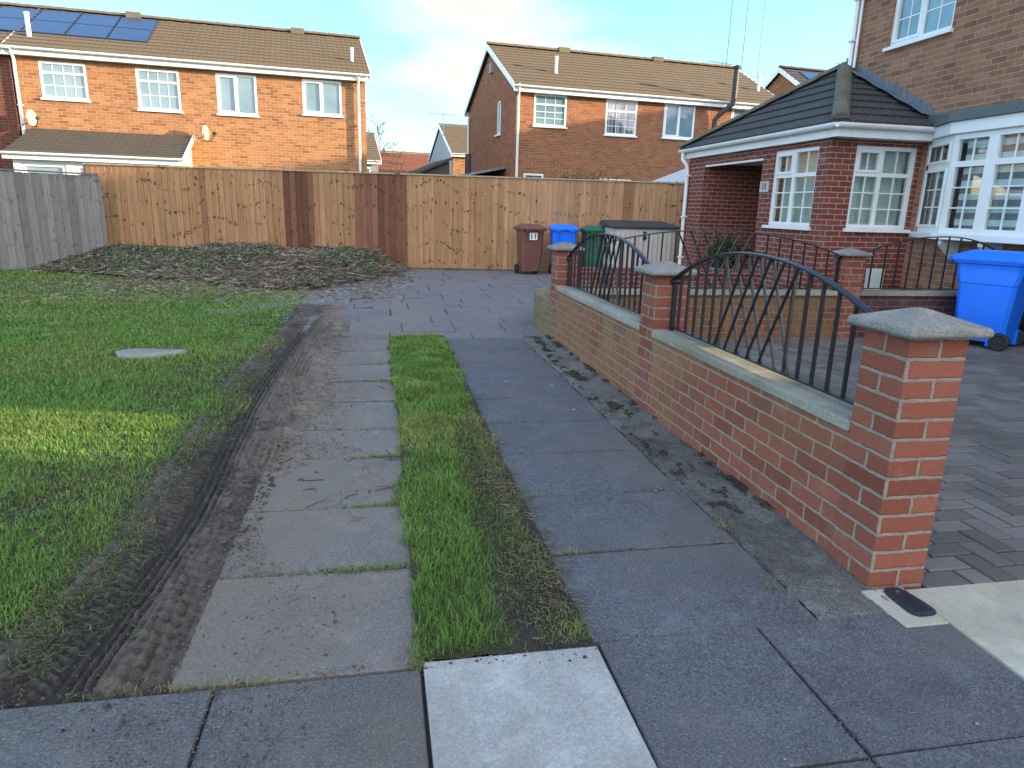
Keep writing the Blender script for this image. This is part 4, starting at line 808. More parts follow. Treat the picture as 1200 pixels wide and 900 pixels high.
railing('railing', 'black railing on the cross wall below the bay window, right of its pier', (5.475, 7.17), (7.45, 7.17), 0.965, 1.19, 1.15, (5, 5.0001), 12, z0=0.58)
# low red wall beside the porch step
rw = thing('low_brick_wall', 'low dark red brick wall in front of the storage box', 'wall', (2.75, 10.5, 0))
w = MB(); w.box(2.75, 6.05, 10.5, 10.72, -0.05, 0.42); w.build('wall', 'brick_red', rw, off=rw.location); w = MB(); w.box(2.73, 6.05, 10.48, 10.74, 0.421, 0.50); w.build('brick_coping', 'brick_red', rw, off=rw.location, bevel=0.005)

# ------------------------------------------------------------------ the house on the right: porch, bay and main walls
HX, HY, HYE = 6.09, 8.9, 13.4
rh = thing('semi_detached_house', 'near brick house on the right with hipped porch roof and white bay window', 'house', (7.53, 8.9, 0)); ro = rh.location
pw_ = MB(); h_ = 2.43
wall_panel(pw_, (HX, HY, 0), (1, 0, 0), (0, -1, 0), 0, 1.44, 0, h_, 0.2, [(0.40, 1.37, 1.24, 2.36)])
wall_panel(pw_, (HX, 9.1, 0), (0, 1, 0), (-1, 0, 0), 0, HYE-9.1, 0, h_, 0.2, [(0.06, 1.20, 1.24, 2.36), (1.53, 3.62, -1, 2.28)])
wall_panel(pw_, (6.29, 12.72, 0), (1, 0, 0), (0, -1, 0), 0, 1.24, 0, 2.30, 0.12); wall_panel(pw_, (6.29, 10.62, 0), (1, 0, 0), (0, 1, 0), 0, 1.24, 0, 2.30, 0.12)
wall_panel(pw_, (6.29, 13.4, 0), (1, 0, 0), (0, 1, 0), 0, 1.5, 0, h_, 0.15)
wall_panel(pw_, (7.40, 10.63, 0), (0, 1, 0), (-1, 0, 0), 0, 2.08, 0, 2.29, 0.1, [(0.6, 1.5, -1, 2.05)])
pw_.build('porch_wall', 'brick_red', rh, ro)
d_ = MB(); d_.box(7.44, 7.49, 11.24, 12.12, 0.02, 2.04); dd = d_.build('door', 'door', rh, ro); d_ = MB(); d_.tube([(7.40, 11.34, 0.95), (7.40, 11.34, 1.12)], 0.012, 8); d_.build('handle', 'steel', dd, ro)
sf = MB(); sf.box(6.29, 7.4, 10.63, 12.71, 2.30, 2.33); sf.box(6.10, 6.13, 10.64, 12.71, 2.245, 2.30); sf.build('porch_soffit', 'upvc', rh, ro)
L_PORCH = [(0, 0.46, 0, 0.66, 2, 3, False), (0.46, 1, 0, 0.66, 2, 3, False), (0, 0.46, 0.66, 1, 2, 1, True), (0.46, 1, 0.66, 1, 2, 1, False)]
window(rh, (HX+0.40, HY, 1.24), (1, 0, 0), (0, -1, 0), 0.97, 1.12, L_PORCH, ro, pane='glass', curtain='pane_net')
window(rh, (HX, 10.30, 1.24), (0, -1, 0), (-1, 0, 0), 1.14, 1.12, L_PORCH, ro, pane='glass', curtain='pane_net')
rm = MB(); rm.box(6.34, 7.45, 9.14, 10.45, 0.05, 2.4); rm.build('room_shade_box', 'room', rh, ro)  # dark box painting in the shade of a room not modelled
# main walls
mwl = MB()
wall_panel(mwl, (7.53, 10.85, 0), (0, -1, 0), (-1, 0, 0), 0, 8.5, 0, 5.1, 0.25, [(0.90, 2.10, 3.86, 4.86), (5.0, 6.2, 3.86, 4.86), (6.0, 7.4, 1.0, 2.2)])
wall_panel(mwl, (7.78, 10.85, 0), (1, 0, 0), (0, 1, 0), 0, 7.2, 0, 5.1, 0.25); wall_panel(mwl, (7.78, 2.35, 0), (1, 0, 0), (0, -1, 0), 0, 7.2, 0, 5.1, 0.25); wall_panel(mwl, (15.0, 10.6, 0), (0, -1, 0), (1, 0, 0), 0, 8.0, 0, 5.1, 0.02)
for yy_ in (10.6, 2.35): mwl.prism([(7.53, 0, 5.102), (15.0, 0, 5.102), (11.27, 0, 7.05)], (0, yy_, 0), (0, yy_+0.25, 0))
mwl.build('wall', 'brick_main', rh, ro)
L_UP = [(0, 0.5, 0, 1, 2, 3, True), (0.5, 1, 0, 1, 2, 3, False)]
window(rh, (7.53, 9.95, 3.86), (0, -1, 0), (-1, 0, 0), 1.2, 1.0, L_UP, ro)
window(rh, (7.53, 5.85, 3.86), (0, -1, 0), (-1, 0, 0), 1.2, 1.0, L_UP, ro); window(rh, (7.53, 4.85, 1.0), (0, -1, 0), (-1, 0, 0), 1.4, 1.2, L_UP, ro)
# main roof
rf = MB(); sl = math.atan2(2.05, 4.05); sdv = Vector((math.cos(sl), 0, math.sin(sl)))
tiles(rf, (7.22, 2.22, 4.98), (0, 1, 0), sdv, 8.78, 4.55); tiles(rf, (15.32, 2.22, 4.98), (0, 1, 0), (-sdv.x, 0, sdv.z), 8.78, 4.55)
rfo = rf.build('roof', 'tile_brown', rh, ro); ch = MB(); ch.box(10.9, 11.7, 6.2, 7.0, 6.6, 8.0); ch.build('chimney', 'brick_main', rfo, ro)
fb = MB(); fb.box(7.33, 7.36, 2.6, 11.0, 4.88, 5.02); fb.build('main_fascia', 'upvc', rh, ro)
dp = MB(); dp.tube([(7.47, 10.72, 3.72), (7.47, 10.72, 4.9)], 0.034, 10); dp.tube([(7.47, 10.61, 3.70), (7.47, 10.61, 4.9)], 0.022, 10)
for z in (4.1, 4.7): dp.box(7.42, 7.53, 10.66, 10.78, z, z+0.035)
dp.build('upper_downpipe', 'upvc', rh, ro)
# porch roof: a hipped pyramid against the house wall
ex, ey0, ey1, ez = 5.94, 8.58, 13.55, 2.60; apx = Vector((7.53, 10.92, 3.76))
pr_ = MB(); sv = Vector((apx.x-ex, 0, apx.z-ez)); sL = sv.length
tiles(pr_, (ex, ey0, ez), (0, 1, 0), sv, ey1-ey0, sL, left=lambda s: (apx.y-ey0)*s/sL, right=lambda s: (ey1-ey0)-(ey1-apx.y)*s/sL, gauge=0.29, lift=0.035)
sv2 = Vector((0, apx.y-ey0, apx.z-ez)); s2 = sv2.length
tiles(pr_, (ex, ey0, ez), (1, 0, 0), sv2, apx.x-ex, s2, left=lambda s: (apx.x-ex)*s/s2, right=lambda s: apx.x-ex-0.01, gauge=0.3, lift=0.035)
sv3 = Vector((0, apx.y-ey1, apx.z-ez)); s3 = sv3.length
tiles(pr_, (ex, ey1, ez), (1, 0, 0), sv3, apx.x-ex, s3, left=lambda s: (apx.x-ex)*s/s3, right=lambda s: apx.x-ex+0.25, gauge=0.3)
pr_.add([(7.75, 10.86, 2.6), (7.75, 13.5, 2.6), (7.75, 10.92, 3.76)], [(0, 1, 2)])
pro = pr_.build('porch_roof', 'tile_dark', rh, ro)
def ridge_run(A, B, n, r=0.115):
    A, B = Vector(A), Vector(B); d = (B-A)/n
    for i in range(n):
        p, q = A+d*i-d*0.02, A+d*(i+1)+d*0.06; t = d.normalized(); side = t.cross(ZV).normalized(); up = side.cross(t)
        prof = [side*(r*math.cos(a))+up*(r*0.75*math.sin(a)) for a in np.linspace(0, math.pi, 9)]
        m_ = MB(); m_.prism(prof, p+up*0.015, q+up*0.005); yield m_
rg = MB()
for (A, B, n_) in (((ex+0.03, ey0+0.03, ez+0.03), tuple(apx), 6), ((ex+0.03, ey1-0.03, ez+0.03), tuple(apx), 7)):
    for m_ in ridge_run(A, B, n_): rg.add(m_.v, m_.f)
rg.build('hip_tile', 'ridge', pro, ro, bevel=0.008)
# stepped lead flashing where the porch roof meets the house wall
fl_ = MB(); nst = 15; xw = 7.522
for i in range(nst):
    t0, t1 = i/nst, (i+1)/nst; y0_, y1_ = 10.90-(10.90-8.80)*t0, 10.90-(10.90-8.80)*t1
    z0_ = lambda t: 3.80-(3.80-2.78)*t
    top_ = z0_(t0)+0.115+0.012*math.sin(i*2.1)
    fl_.add([(xw, y0_, z0_(t0)-0.03), (xw, y1_, z0_(t1)-0.03), (xw, y1_+0.015, z0_(t1)+0.10), (xw, y0_, top_)], [(0, 1, 2, 3)])
    w_ = 0.19; fl_.add([(xw, y0_, z0_(t0)-0.0), (xw, y1_, z0_(t1)-0.0), (xw-w_*0.9, y1_+0.01, z0_(t1)+0.030+0.008*math.sin(i*1.7)), (xw-w_*0.9, y0_+0.01, z0_(t0)+0.030+0.008*math.sin((i-1)*1.7))], [(0, 1, 2, 3)])
flo = fl_.build('lead_flashing', 'lead', pro, ro); sm = flo.modifiers.new('thick', 'SOLIDIFY'); sm.thickness = 0.006; sm.offset = 0
# fascia, gutter and downpipe of the porch
fa = MB(); fa.box(6.0, 6.02, 8.68, 13.5, 2.432, 2.59); fa.box(6.0, 7.50, 8.66, 8.68, 2.432, 2.59); fa.box(6.021, 6.09, 8.681, 13.4, 2.432, 2.445); fa.box(6.021, 7.5, 8.681, 8.9, 2.432, 2.444)
fa.build('porch_fascia', 'upvc', rh, ro)
gu = MB(); gutter(gu, (5.945, 8.60, 2.59), (5.945, 13.55, 2.59), (-1, 0, 0)); gutter(gu, (5.94, 8.605, 2.59), (7.50, 8.605, 2.59), (0, -1, 0)); gu.build('gutter', 'upvc', rh, ro, smooth=False)
dp = MB(); dp.tube([(5.945, 13.42, 2.54), (5.945, 13.42, 2.42), (6.02, 13.36, 2.30), (6.04, 13.35, 2.2), (6.04, 13.35, 0.0)], 0.036, 10)
for z in (0.5, 1.3, 2.1): dp.box(5.995, 6.09, 13.30, 13.40, z, z+0.03)
dp.build('downpipe', 'upvc', rh, ro)
# number plaque beside the porch opening
pq = thing('number_plaque', 'small grey house number plaque beside the porch opening', 'plaque', (6.085, 10.48, 1.83))
p_ = MB(); p_.box(-0.018, 0.004, -0.125, 0.125, -0.085, 0.085); p_.build('plate', 'plaque', pq, bevel=0.006)
text_mesh('10', 0.15, 'ink', pq, (-0.0195, 0, 0), (R(90), 0, R(-90)))
# bay window
by = rh; BX = 7.23
lightsB = [(0, 1, 0, 0.70, 2, 3, False), (0, 1, 0.70, 1, 2, 1, False)]
cantA, cantB = Vector((7.53, 8.80, 1.22)), Vector((BX, 8.03, 1.22)); cu_ = (cantB-cantA); cw_ = cu_.length; cu_.normalize(); cnrm = Vector((cu_.y, -cu_.x, 0)); cnrm = cnrm if cnrm.x < 0 else -cnrm
bw_ = MB(); bays = []
window(rh, cantA, cu_, cnrm, cw_-0.005, 1.23, [(0, 1, 0, 0.70, 2, 3, True), (0, 1, 0.70, 1, 2, 1, True)], ro, rec=0, pane='glass', sill=False, fr=0.07)
for i in range(4):
    window(rh, (BX, 8.025-i*0.60, 1.22), (0, -1, 0), (-1, 0, 0), 0.598, 1.23, lightsB if i != 2 else [(0, 1, 0, 0.70, 2, 3, True), (0, 1, 0.70, 1, 2, 1, True)], ro, rec=0, pane='glass', sill=False, fr=0.07)
b2A = Vector((BX, 8.025-4*0.60, 1.22)); 
window(rh, b2A, Vector((0.30, -0.61, 0)).normalized(), Vector((-0.61, -0.30, 0)).normalized(), cw_-0.005, 1.23, lightsB, ro, rec=0, pane='glass', sill=False, fr=0.07)
ply = [(7.528, 8.86), (BX-0.03, 8.06), (BX-0.03, 5.60), (7.528, 4.98)]
def slabpoly(mb, poly, z0, z1): mb.add([(x, y, z0) for x, y in poly]+[(x, y, z1) for x, y in poly], [(0, 1, 2, 3), (7, 6, 5, 4)]+[(i, (i+1) % 4, 4+(i+1) % 4, 4+i) for i in range(4)])
def grow(poly, g_): return [(7.528, poly[0][1]+g_*1.6), (poly[1][0]-g_, poly[1][1]+g_*0.6), (poly[2][0]-g_, poly[2][1]-g_*0.6), (7.528, poly[3][1]-g_*1.6)]
m_ = MB(); slabpoly(m_, grow(ply, 0.03), 1.14, 1.218); m_.build('bay_sill', 'upvc', rh, ro, bevel=0.008)
m_ = MB(); slabpoly(m_, grow(ply, 0.02), 2.452, 2.60); m_.build('bay_fascia', 'upvc', rh, ro, bevel=0.006)
m_ = MB(); poly = grow(ply, 0.06); m_.add([(x, y, 2.602) for x, y in poly]+[(x, y, 2.70) for x, y in poly]+[(7.528, poly[0][1], 2.80), (7.528, poly[3][1], 2.80)], [(0, 1, 2, 3), (4, 5, 1, 0), (5, 6, 2, 1), (6, 7, 3, 2), (8, 9, 6, 5), (8, 5, 4), (9, 7, 6)]); m_.build('bay_roof', 'felt', rh, ro)
for yb in (7.95, 7.3, 6.6, 5.8):
    m_ = MB(); m_.prism([(7.528, 0, 0.88), (7.528, 0, 1.138), (BX-0.0, 0, 1.138), (BX-0.0, 0, 1.08), (7.46, 0, 0.88)], (0, yb, 0), (0, yb+0.075, 0)); m_.build('bay_bracket', 'upvc', rh, ro)
bl = MB(); bd = MB(); nst = 15
for i in range(5):
    ya = 7.99-i*0.60 if i < 4 else 5.66
    for j in range(nst):
        z0_ = 1.25+1.18*j/nst; tgt = bl if j % 2 else bd
        if i < 4: tgt.box(BX+0.085, BX+0.09, ya-0.52, ya-(0.10 if i != 1 else 0.02), z0_, z0_+1.18/nst-0.001)
bl.build('pale_blind_stripes', 'blind_l', rh, ro); bd.build('grey_blind_stripes', 'blind_d', rh, ro)
m_ = MB(); m_.box(7.50, 7.526, 5.1, 8.75, 1.22, 2.45); m_.build('bay_shade_panel', 'room', rh, ro)  # dark panel over the brick, painted as the room's shade
mt = thing('meter_box', 'pale green meter box low on the porch wall behind the railing', 'meter box', (6.92, 8.895, 0.36))
p_ = MB(); p_.box(0, 0.24, -0.09, 0, 0, 0.32); p_.build('case', 'meter', mt, bevel=0.01); p_ = MB(); p_.box(0.02, 0.22, -0.098, -0.091, 0.02, 0.29); p_.build('lid', 'meter', mt, bevel=0.004)

# potted bush in the porch
pb = thing('potted_shrub', 'round green shrub in a blue-grey pot just outside the porch', 'plant', (5.75, 10.95, 0))
m_ = MB(); seg = 20; prof = [(0.16, 0), (0.20, 0.45), (0.225, 0.46), (0.225, 0.50), (0.19, 0.50), (0.17, 0.42)]
vs = [(r*math.cos(2*math.pi*k/seg), r*math.sin(2*math.pi*k/seg), z) for r, z in prof for k in range(seg)]
m_.add(vs, [(i*seg+k, i*seg+(k+1) % seg, (i+1)*seg+(k+1) % seg, (i+1)*seg+k) for i in range(len(prof)-1) for k in range(seg)]+[tuple(range(seg-1, -1, -1)), tuple((len(prof)-1)*seg+k for k in range(seg))]); m_.build('pot', 'pot', pb)
n = 2600; dirs = RNG.normal(0, 1, (n, 3)); dirs /= np.linalg.norm(dirs, axis=1)[:, None]; rr = 0.27*RNG.uniform(0.55, 1.05, n)[:, None]*(0.85+0.3*fbm(dirs[:, 0]*3+5, dirs[:, 2]*3, 101)[:, None])
leaves('foliage', dirs*rr*np.array([1, 1, 0.95])+np.array([0, 0, 0.72]), RNG.uniform(0.03, 0.055, n), np.array([[0.045, 0.075, 0.02]])*RNG.uniform(0.4, 1.8, (n, 1)), parent=pb)
m_ = MB()
for k in range(7): a = k*0.9; m_.tube([(0.03*math.cos(a), 0.03*math.sin(a), 0.40), (0.15*math.cos(a), 0.15*math.sin(a), 0.75)], [0.008, 0.004], 5)
m_.build('stem', 'bark', pb)

# ------------------------------------------------------------------ wheelie bins
def wheelie(label, mat, loc, rz, sx=1.0, sy=1.0, sz=1.0, sticker=None, group='wheelie bins'):
    """front faces local -Y, wheels at the back (+Y)"""
    t = thing('wheelie_bin', label, 'bin', loc, rz, group)
    W0, W1, D0, D1, H0, H1 = 0.40*sx/2, 0.50*sx/2, 0.44*sy, 0.60*sy, 0.07*sz, 0.96*sz
    b = MB(); rings = []
    def ring(z, hw, y0, y1, c=0.04): return [(-hw+c, y0, z), (hw-c, y0, z), (hw, y0+c, z), (hw, y1-c, z), (hw-c, y1, z), (-hw+c, y1, z), (-hw, y1-c, z), (-hw, y0+c, z)]
    specs = [(H0, W0, -D0/2, D0/2+0.0), (H0+0.30*sz, W0+0.027*sx, -D0/2-0.03, D0/2+0.02), (H0+0.62*sz, W0+0.040*sx, -D0/2-0.05, D0/2+0.045), (H0+0.63*sz, W0+0.046*sx, -D0/2-0.056, D0/2+0.05), (H1-0.11*sz, W1-0.006, -D1/2+0.0, D1/2-0.01), (H1-0.05*sz, W1, -D1/2-0.005, D1/2), (H1-0.048*sz, W1+0.03, -D1/2-0.035, D1/2+0.02), (H1, W1+0.032, -D1/2-0.037, D1/2+0.022)]
    vs = []
    for s_ in specs: vs += ring(*s_)
    L_ = len(specs); b.add(vs, [(i*8+k, i*8+(k+1) % 8, i*8+8+(k+1) % 8, i*8+8+k) for i in range(L_-1) for k in range(8)]+[tuple(range(7, -1, -1)), tuple((L_-1)*8+k for k in range(8))])
    # ribs on the front and flutes on the sides, below the rim
    for u in (-0.5, 0.5):
        b.hexa([(u*W1-0.006, -D1/2-0.022, H1-0.20*sz), (u*W1+0.006, -D1/2-0.022, H1-0.20*sz), (u*W1+0.006, -D1/2+0.03, H1-0.20*sz), (u*W1-0.006, -D1/2+0.03, H1-0.20*sz)], [(u*W1-0.008, -D1/2-0.03, H1-0.05*sz), (u*W1+0.008, -D1/2-0.03, H1-0.05*sz), (u*W1+0.008, -D1/2+0.03, H1-0.05*sz), (u*W1-0.008, -D1/2+0.03, H1-0.05*sz)])
    for sg in (-1, 1):
        b.box(min(sg*(W0*0.62), sg*(W0*0.62+0.012)), max(sg*(W0*0.62), sg*(W0*0.62+0.012)), -D0/2-0.018, -D0/2+0.02, H0+0.02, H0+0.32*sz)
        b.box(min(sg*W0*0.7, sg*(W0+0.006)), max(sg*W0*0.7, sg*(W0+0.006)), D0/2-0.16, D0/2+0.02, H0-0.045, H0+0.13)
    b.build('body', mat, t, bevel=0.008)
    l = MB(); e = W1+0.045; ya, yb = -D1/2-0.075, D1/2+0.05; z = H1+0.003
    rr = [ring(z-0.03, e, ya, yb, 0.05), ring(z+0.012, e+0.004, ya-0.004, yb, 0.05), ring(z+0.035, e-0.03, ya+0.03, yb-0.01, 0.05), ring(z+0.085*sz, e-0.13, ya+0.16, yb-0.09, 0.05)]
    vs = [p for r0 in rr for p in r0]
    l.add(vs, [(i*8+k, i*8+(k+1) % 8, i*8+8+(k+1) % 8, i*8+8+k) for i in range(3) for k in range(8)]+[tuple(range(7, -1, -1)), tuple(24+k for k in range(8))])
    l.build('lid', mat, t, bevel=0.008)
    for u in (-0.55, 0.55):
        h = MB(); h.tube([(u*W1-0.05, -D1/2-0.06, H1-0.02), (u*W1-0.04, -D1/2-0.085, H1-0.045), (u*W1+0.04, -D1/2-0.085, H1-0.045), (u*W1+0.05, -D1/2-0.06, H1-0.02)], 0.011, 8); h.build('front_grip', mat, t)
    h = MB(); yb2 = D1/2+0.10
    h.tube([(-W1*0.9, D1/2+0.02, H1-0.01), (-W1*0.9, yb2, H1+0.01), (W1*0.9, yb2, H1+0.01), (W1*0.9, D1/2+0.02, H1-0.01)], 0.015, 8); h.tube([(0, D1/2+0.02, H1-0.01), (0, yb2, H1+0.01)], 0.013, 8); h.build('handle', mat, t)
    ax = MB(); ax.tube([(-W0-0.06, D0/2-0.02, 0.10), (W0+0.06, D0/2-0.02, 0.10)], 0.012, 8); ax.build('axle', 'rubber', t)
    for sg in (-1, 1):
        w = MB(); x0, x1 = sg*(W0+0.012), sg*(W0+0.062); yc, zc, r0 = D0/2-0.02, 0.10, 0.10; k_ = 24
        pr = [(0.045, x0), (0.09, x0), (r0, x0+(x1-x0)*0.2), (r0, x0+(x1-x0)*0.8), (0.09, x1), (0.065, x1), (0.058, x1-sg*0.014), (0.02, x1-sg*0.014), (0.02, x1), (0.001, x1)]
        vs = [(xx, yc+rr_*math.cos(2*math.pi*i/k_), zc+rr_*math.sin(2*math.pi*i/k_)) for rr_, xx in pr for i in range(k_)]
        w.add(vs, [(a*k_+i, a*k_+(i+1) % k_, (a+1)*k_+(i+1) % k_, (a+1)*k_+i) for a in range(len(pr)-1) for i in range(k_)]); w.build('wheel', 'rubber', t)
    if sticker:
        zc = 0.80*sz; yq = -D0/2-0.070
        s_ = MB(); s_.box(-0.085, 0.085, yq-0.016, yq+0.03, zc-0.075, zc+0.075); so_ = s_.build('sticker', 'sticker', t); text_mesh(sticker, 0.155, 'ink', so_, (0, yq-0.0175, 0.0+zc), (R(90), 0, 0), bold=0.004)
    return t
wheelie('brown wheelie bin with a white number sticker standing against the fence', 'bin_brown', (3.20, 14.90, 0), R(4), 0.98, 0.95, 1.02, '11')
wheelie('bright blue wheelie bin between the brown bin and the green bin by the fence', 'bin_blue', (3.92, 14.78, 0), R(-8), 1.05, 1.0, 1.03)
wheelie('green wheelie bin between the blue bin and the storage box by the fence', 'bin_green', (4.62, 14.68, 0), R(-4), 1.05, 1.0, 1.02)
wheelie('large bright blue wheelie bin standing on the block paving beside the near pier', 'bin_blue', (6.82, 6.62, 0), R(208), 1.16, 1.10, 1.02)
wheelie('dark green wheelie bin at the right edge behind the near blue bin', 'bin_dkgreen', (7.55-0.02, 6.42, 0), R(200), 1.05, 1.0, 1.0)
# storage box
sb = thing('storage_box', 'beige plastic storage box with two grooved doors and a dark sloping lid', 'storage box', (4.70, 13.85, 0), R(-2))
m_ = MB(); m_.box(0, 1.42, 0.03, 0.85, 0.02, 1.05); m_.build('body', 'box_beige', sb, bevel=0.012)
for k in (0, 1):
    m_ = MB(); x0 = 0.10+k*0.615; x1 = x0+0.60; m_.box(x0, x1, 0.005, 0.028, 0.08, 1.03)
    for i in range(6): xg = x0+0.05+i*0.10; m_.box(xg-0.034, xg+0.034, -0.022, 0.0049, 0.14, 0.96)
    m_.build('door', 'box_beige', sb, bevel=0.004)
m_ = MB(); m_.hexa([(-0.05, -0.05, 1.052), (1.47, -0.05, 1.052), (1.47, 0.90, 1.10), (-0.05, 0.90, 1.10)], [(-0.045, -0.045, 1.10), (1.465, -0.045, 1.10), (1.40, 0.85, 1.20), (0.02, 0.85, 1.20)]); m_.build('lid', 'box_lid', sb, bevel=0.012)
m_ = MB(); m_.box(0.68, 0.76, -0.022, 0.004, 0.88, 0.99); m_.prism([(0.665, 0, 0.87), (0.72, 0, 0.80), (0.775, 0, 0.87), (0.72, 0, 0.94)], (0, -0.035, 0), (0, -0.0225, 0)); m_.build('lock', 'rubber', sb, bevel=0.004)

# ------------------------------------------------------------------ small things on the ground
st = MB(); pts = []; k_ = 22
for i in range(k_):
    a = 2*math.pi*i/k_; r = 1+0.10*math.sin(a*3+1)+0.06*math.sin(a*5); pts.append((0.30*r*math.cos(a), 0.17*r*math.sin(a)))
st.add([(x*0.98, y*0.98, -0.02) for x, y in pts]+[(x, y, 0.018) for x, y in pts]+[(x*0.9, y*0.9, 0.026+0.004*math.sin(i)) for i, (x, y) in enumerate(pts)]+[(0, 0, 0.028)],
       [(i, (i+1) % k_, k_+(i+1) % k_, k_+i) for i in range(k_)]+[(k_+i, k_+(i+1) % k_, 2*k_+(i+1) % k_, 2*k_+i) for i in range(k_)]+[(2*k_+i, 2*k_+(i+1) % k_, 3*k_) for i in range(k_)]+[tuple(range(k_-1, -1, -1))])
o = st.build('stone_cover', 'stone', smooth=True); o.location = (-2.10, 6.60, 0.004); tag(o, 'flat grey stone cover sunk in the lawn', 'stone')
sv_ = MB(); k_ = 20; pr = []
for i in range(k_):
    a = 2*math.pi*i/k_; sx_ = math.copysign(abs(math.cos(a))**0.55, math.cos(a)); sy_ = math.copysign(abs(math.sin(a))**0.45, math.sin(a)); pr.append((0.048*sx_*(1.05-0.15*sy_), 0.092*sy_))
sv_.add([(x, y, 0.0) for x, y in pr]+[(x, y, 0.010) for x, y in pr]+[(x*0.86, y*0.9, 0.014) for x, y in pr], [(i, (i+1) % k_, k_+(i+1) % k_, k_+i) for i in range(k_)]+[(k_+i, k_+(i+1) % k_, 2*k_+(i+1) % k_, 2*k_+i) for i in range(k_)]+[tuple(2*k_+i for i in range(k_))])
so_ = thing('drain_cover', 'small dark iron water cover in mortar at the foot of the near pier', 'cover', (1.895, 1.935, 0.004), R(3)); sv_.build('lid', 'iron', so_)
m_ = MB(); m_.tube([(0, 0.055, 0.012), (0, 0.055, 0.0165)], 0.006, 8); m_.build('bolt', 'steel', so_)
m_ = MB()
for x_ in (-0.016, 0.0, 0.016): m_.box(x_-0.004, x_+0.004, -0.07, 0.035, 0.0135, 0.0155)
m_.build('tread', 'iron', so_)

# ------------------------------------------------------------------ houses beyond the fence
def vent_pipe(parent, x, y, z0, z1, r=0.055, mat='upvc'):
    m_ = MB(); m_.tube([(x, y, z0), (x, y, z1)], r, 10); m_.tube([(x, y, z1-0.06), (x, y, z1)], r*1.2, 10); m_.build('vent_pipe', mat, parent)
def row_house(name, label, loc, rz, L, D, ez, rz_, bmat, tmat, wins, cat='house', fascia='upvc', left_gable=True, roof_over=0.12, gab_win=(), x0=0.0):
    t = thing(name, label, cat, loc, R(rz))
    w = MB(); wall_panel(w, (x0, 0, 0), (1, 0, 0), (0, -1, 0), 0, L, 0, ez, 0.2, [(a-x0, b-x0, c, d) for a, b, c, d, *_ in wins])
    wall_panel(w, (x0, D, 0), (0, -1, 0), (-1, 0, 0), 0.0, D-0.2, 0, ez, 0.2, [(D-b, D-a, c, d) for a, b, c, d in gab_win]); wall_panel(w, (x0+L, 0.2, 0), (0, 1, 0), (1, 0, 0), 0, D-0.2, 0, ez, 0.2); wall_panel(w, (x0+L-0.2, D, 0), (-1, 0, 0), (0, 1, 0), 0, L-0.4, 0, ez, 0.2)
    for xx in (x0, x0+L-0.2): w.prism([(0, 0.0, ez+0.001), (0, D, ez+0.001), (0, D/2, rz_-0.06)], (xx, 0, 0), (xx+0.2, 0, 0))
    w.build('wall', bmat, t)
    for (a, b, c, d, lay, pane) in wins: window(t, (a, 0, c), (1, 0, 0), (0, -1, 0), b-a, d-c, lay, rec=0.0 if lay is not None else 0, pane=pane)
    for (a, b, c, d) in gab_win: window(t, (x0, b, c), (0, -1, 0), (-1, 0, 0), b-a, d-c, [(0, 1, 0, 1, 1, 1, False)], rec=0.02)
    ov = 0.22; dz = (rz_-ez)/(D/2)*ov; sd_ = Vector((0, D/2+ov, rz_-ez+dz))
    r = MB(); tiles(r, (x0-roof_over, -ov, ez-dz+0.10), (1, 0, 0), sd_, L+2*roof_over, sd_.length); tiles(r, (x0-roof_over, D+ov, ez-dz+0.10), (1, 0, 0), (0, -sd_.y, sd_.z), L+2*roof_over, sd_.length)
    ro_ = r.build('roof', tmat, t)
    rg_ = MB(); nn = max(2, int(L/0.45))
    for m_ in ridge_run((x0-roof_over, D/2, rz_+0.12), (x0+L+roof_over, D/2, rz_+0.12), nn, 0.11): rg_.add(m_.v, m_.f)
    rg_.build('ridge_tile', tmat, ro_)
    f = MB(); f.box(x0-roof_over-0.02, x0+L+roof_over+0.02, -ov+0.02, -ov+0.045, ez-dz-0.09, ez-dz+0.098); f.build('fascia', fascia, t)
    f = MB(); f.box(x0, x0+L, -ov+0.046, -0.002, ez-dz-0.085, ez-dz-0.07); f.build('soffit', fascia, t)
    f = MB(); f.box(x0-roof_over-0.02, x0+L+roof_over+0.02, D+ov-0.045, D+ov-0.02, ez-dz-0.09, ez-dz+0.098); f.build('fascia', fascia, t)
    for xx in (x0-roof_over-0.03, x0+L+roof_over+0.002):
        bb = MB()
        for sg in (0, 1):
            ya = -ov if sg == 0 else D+ov
            q = [(0, ya, ez-dz-0.05), (0, ya, ez-dz+0.125), (0, D/2, rz_+0.125), (0, D/2, rz_-0.05)]; bb.prism(q, (xx, 0, 0), (xx+0.028, 0, 0))
        bb.build('bargeboard', fascia, t)
    gt = MB(); gutter(gt, (x0-roof_over, -ov-0.04, ez-dz+0.075), (x0+L+roof_over, -ov-0.04, ez-dz+0.075), (0, -1, 0), 0.05); gt.build('gutter', fascia, t)
    t['_ez'] = ez; del t['_ez']
    return t, ro_
def roof_y(z, ez, rz_, D): return (z-ez)/(rz_-ez)*(D/2)
P6 = 6.0
h1w = [(-8.17, -7.11, 3.83, 4.72, L_COT, 'pane_sky'), (-5.94, -4.89, 3.70, 4.72, L_COT, 'pane_sky'), (-3.97, -2.93, 3.71, 4.75, L_TWO, 'pane_sky'), (-1.71, -0.63, 3.84, 4.77, L_TWO, 'pane_sky')]
h1, h1r = row_house('semi_detached_house', 'sunlit orange brick house behind the left of the fence with four upstairs windows', (-0.40, 21.75, 0), P6, 8.77, 6.2, 5.0, 6.48, 'brick_orange', 'tile_brown', h1w, x0=-8.72)
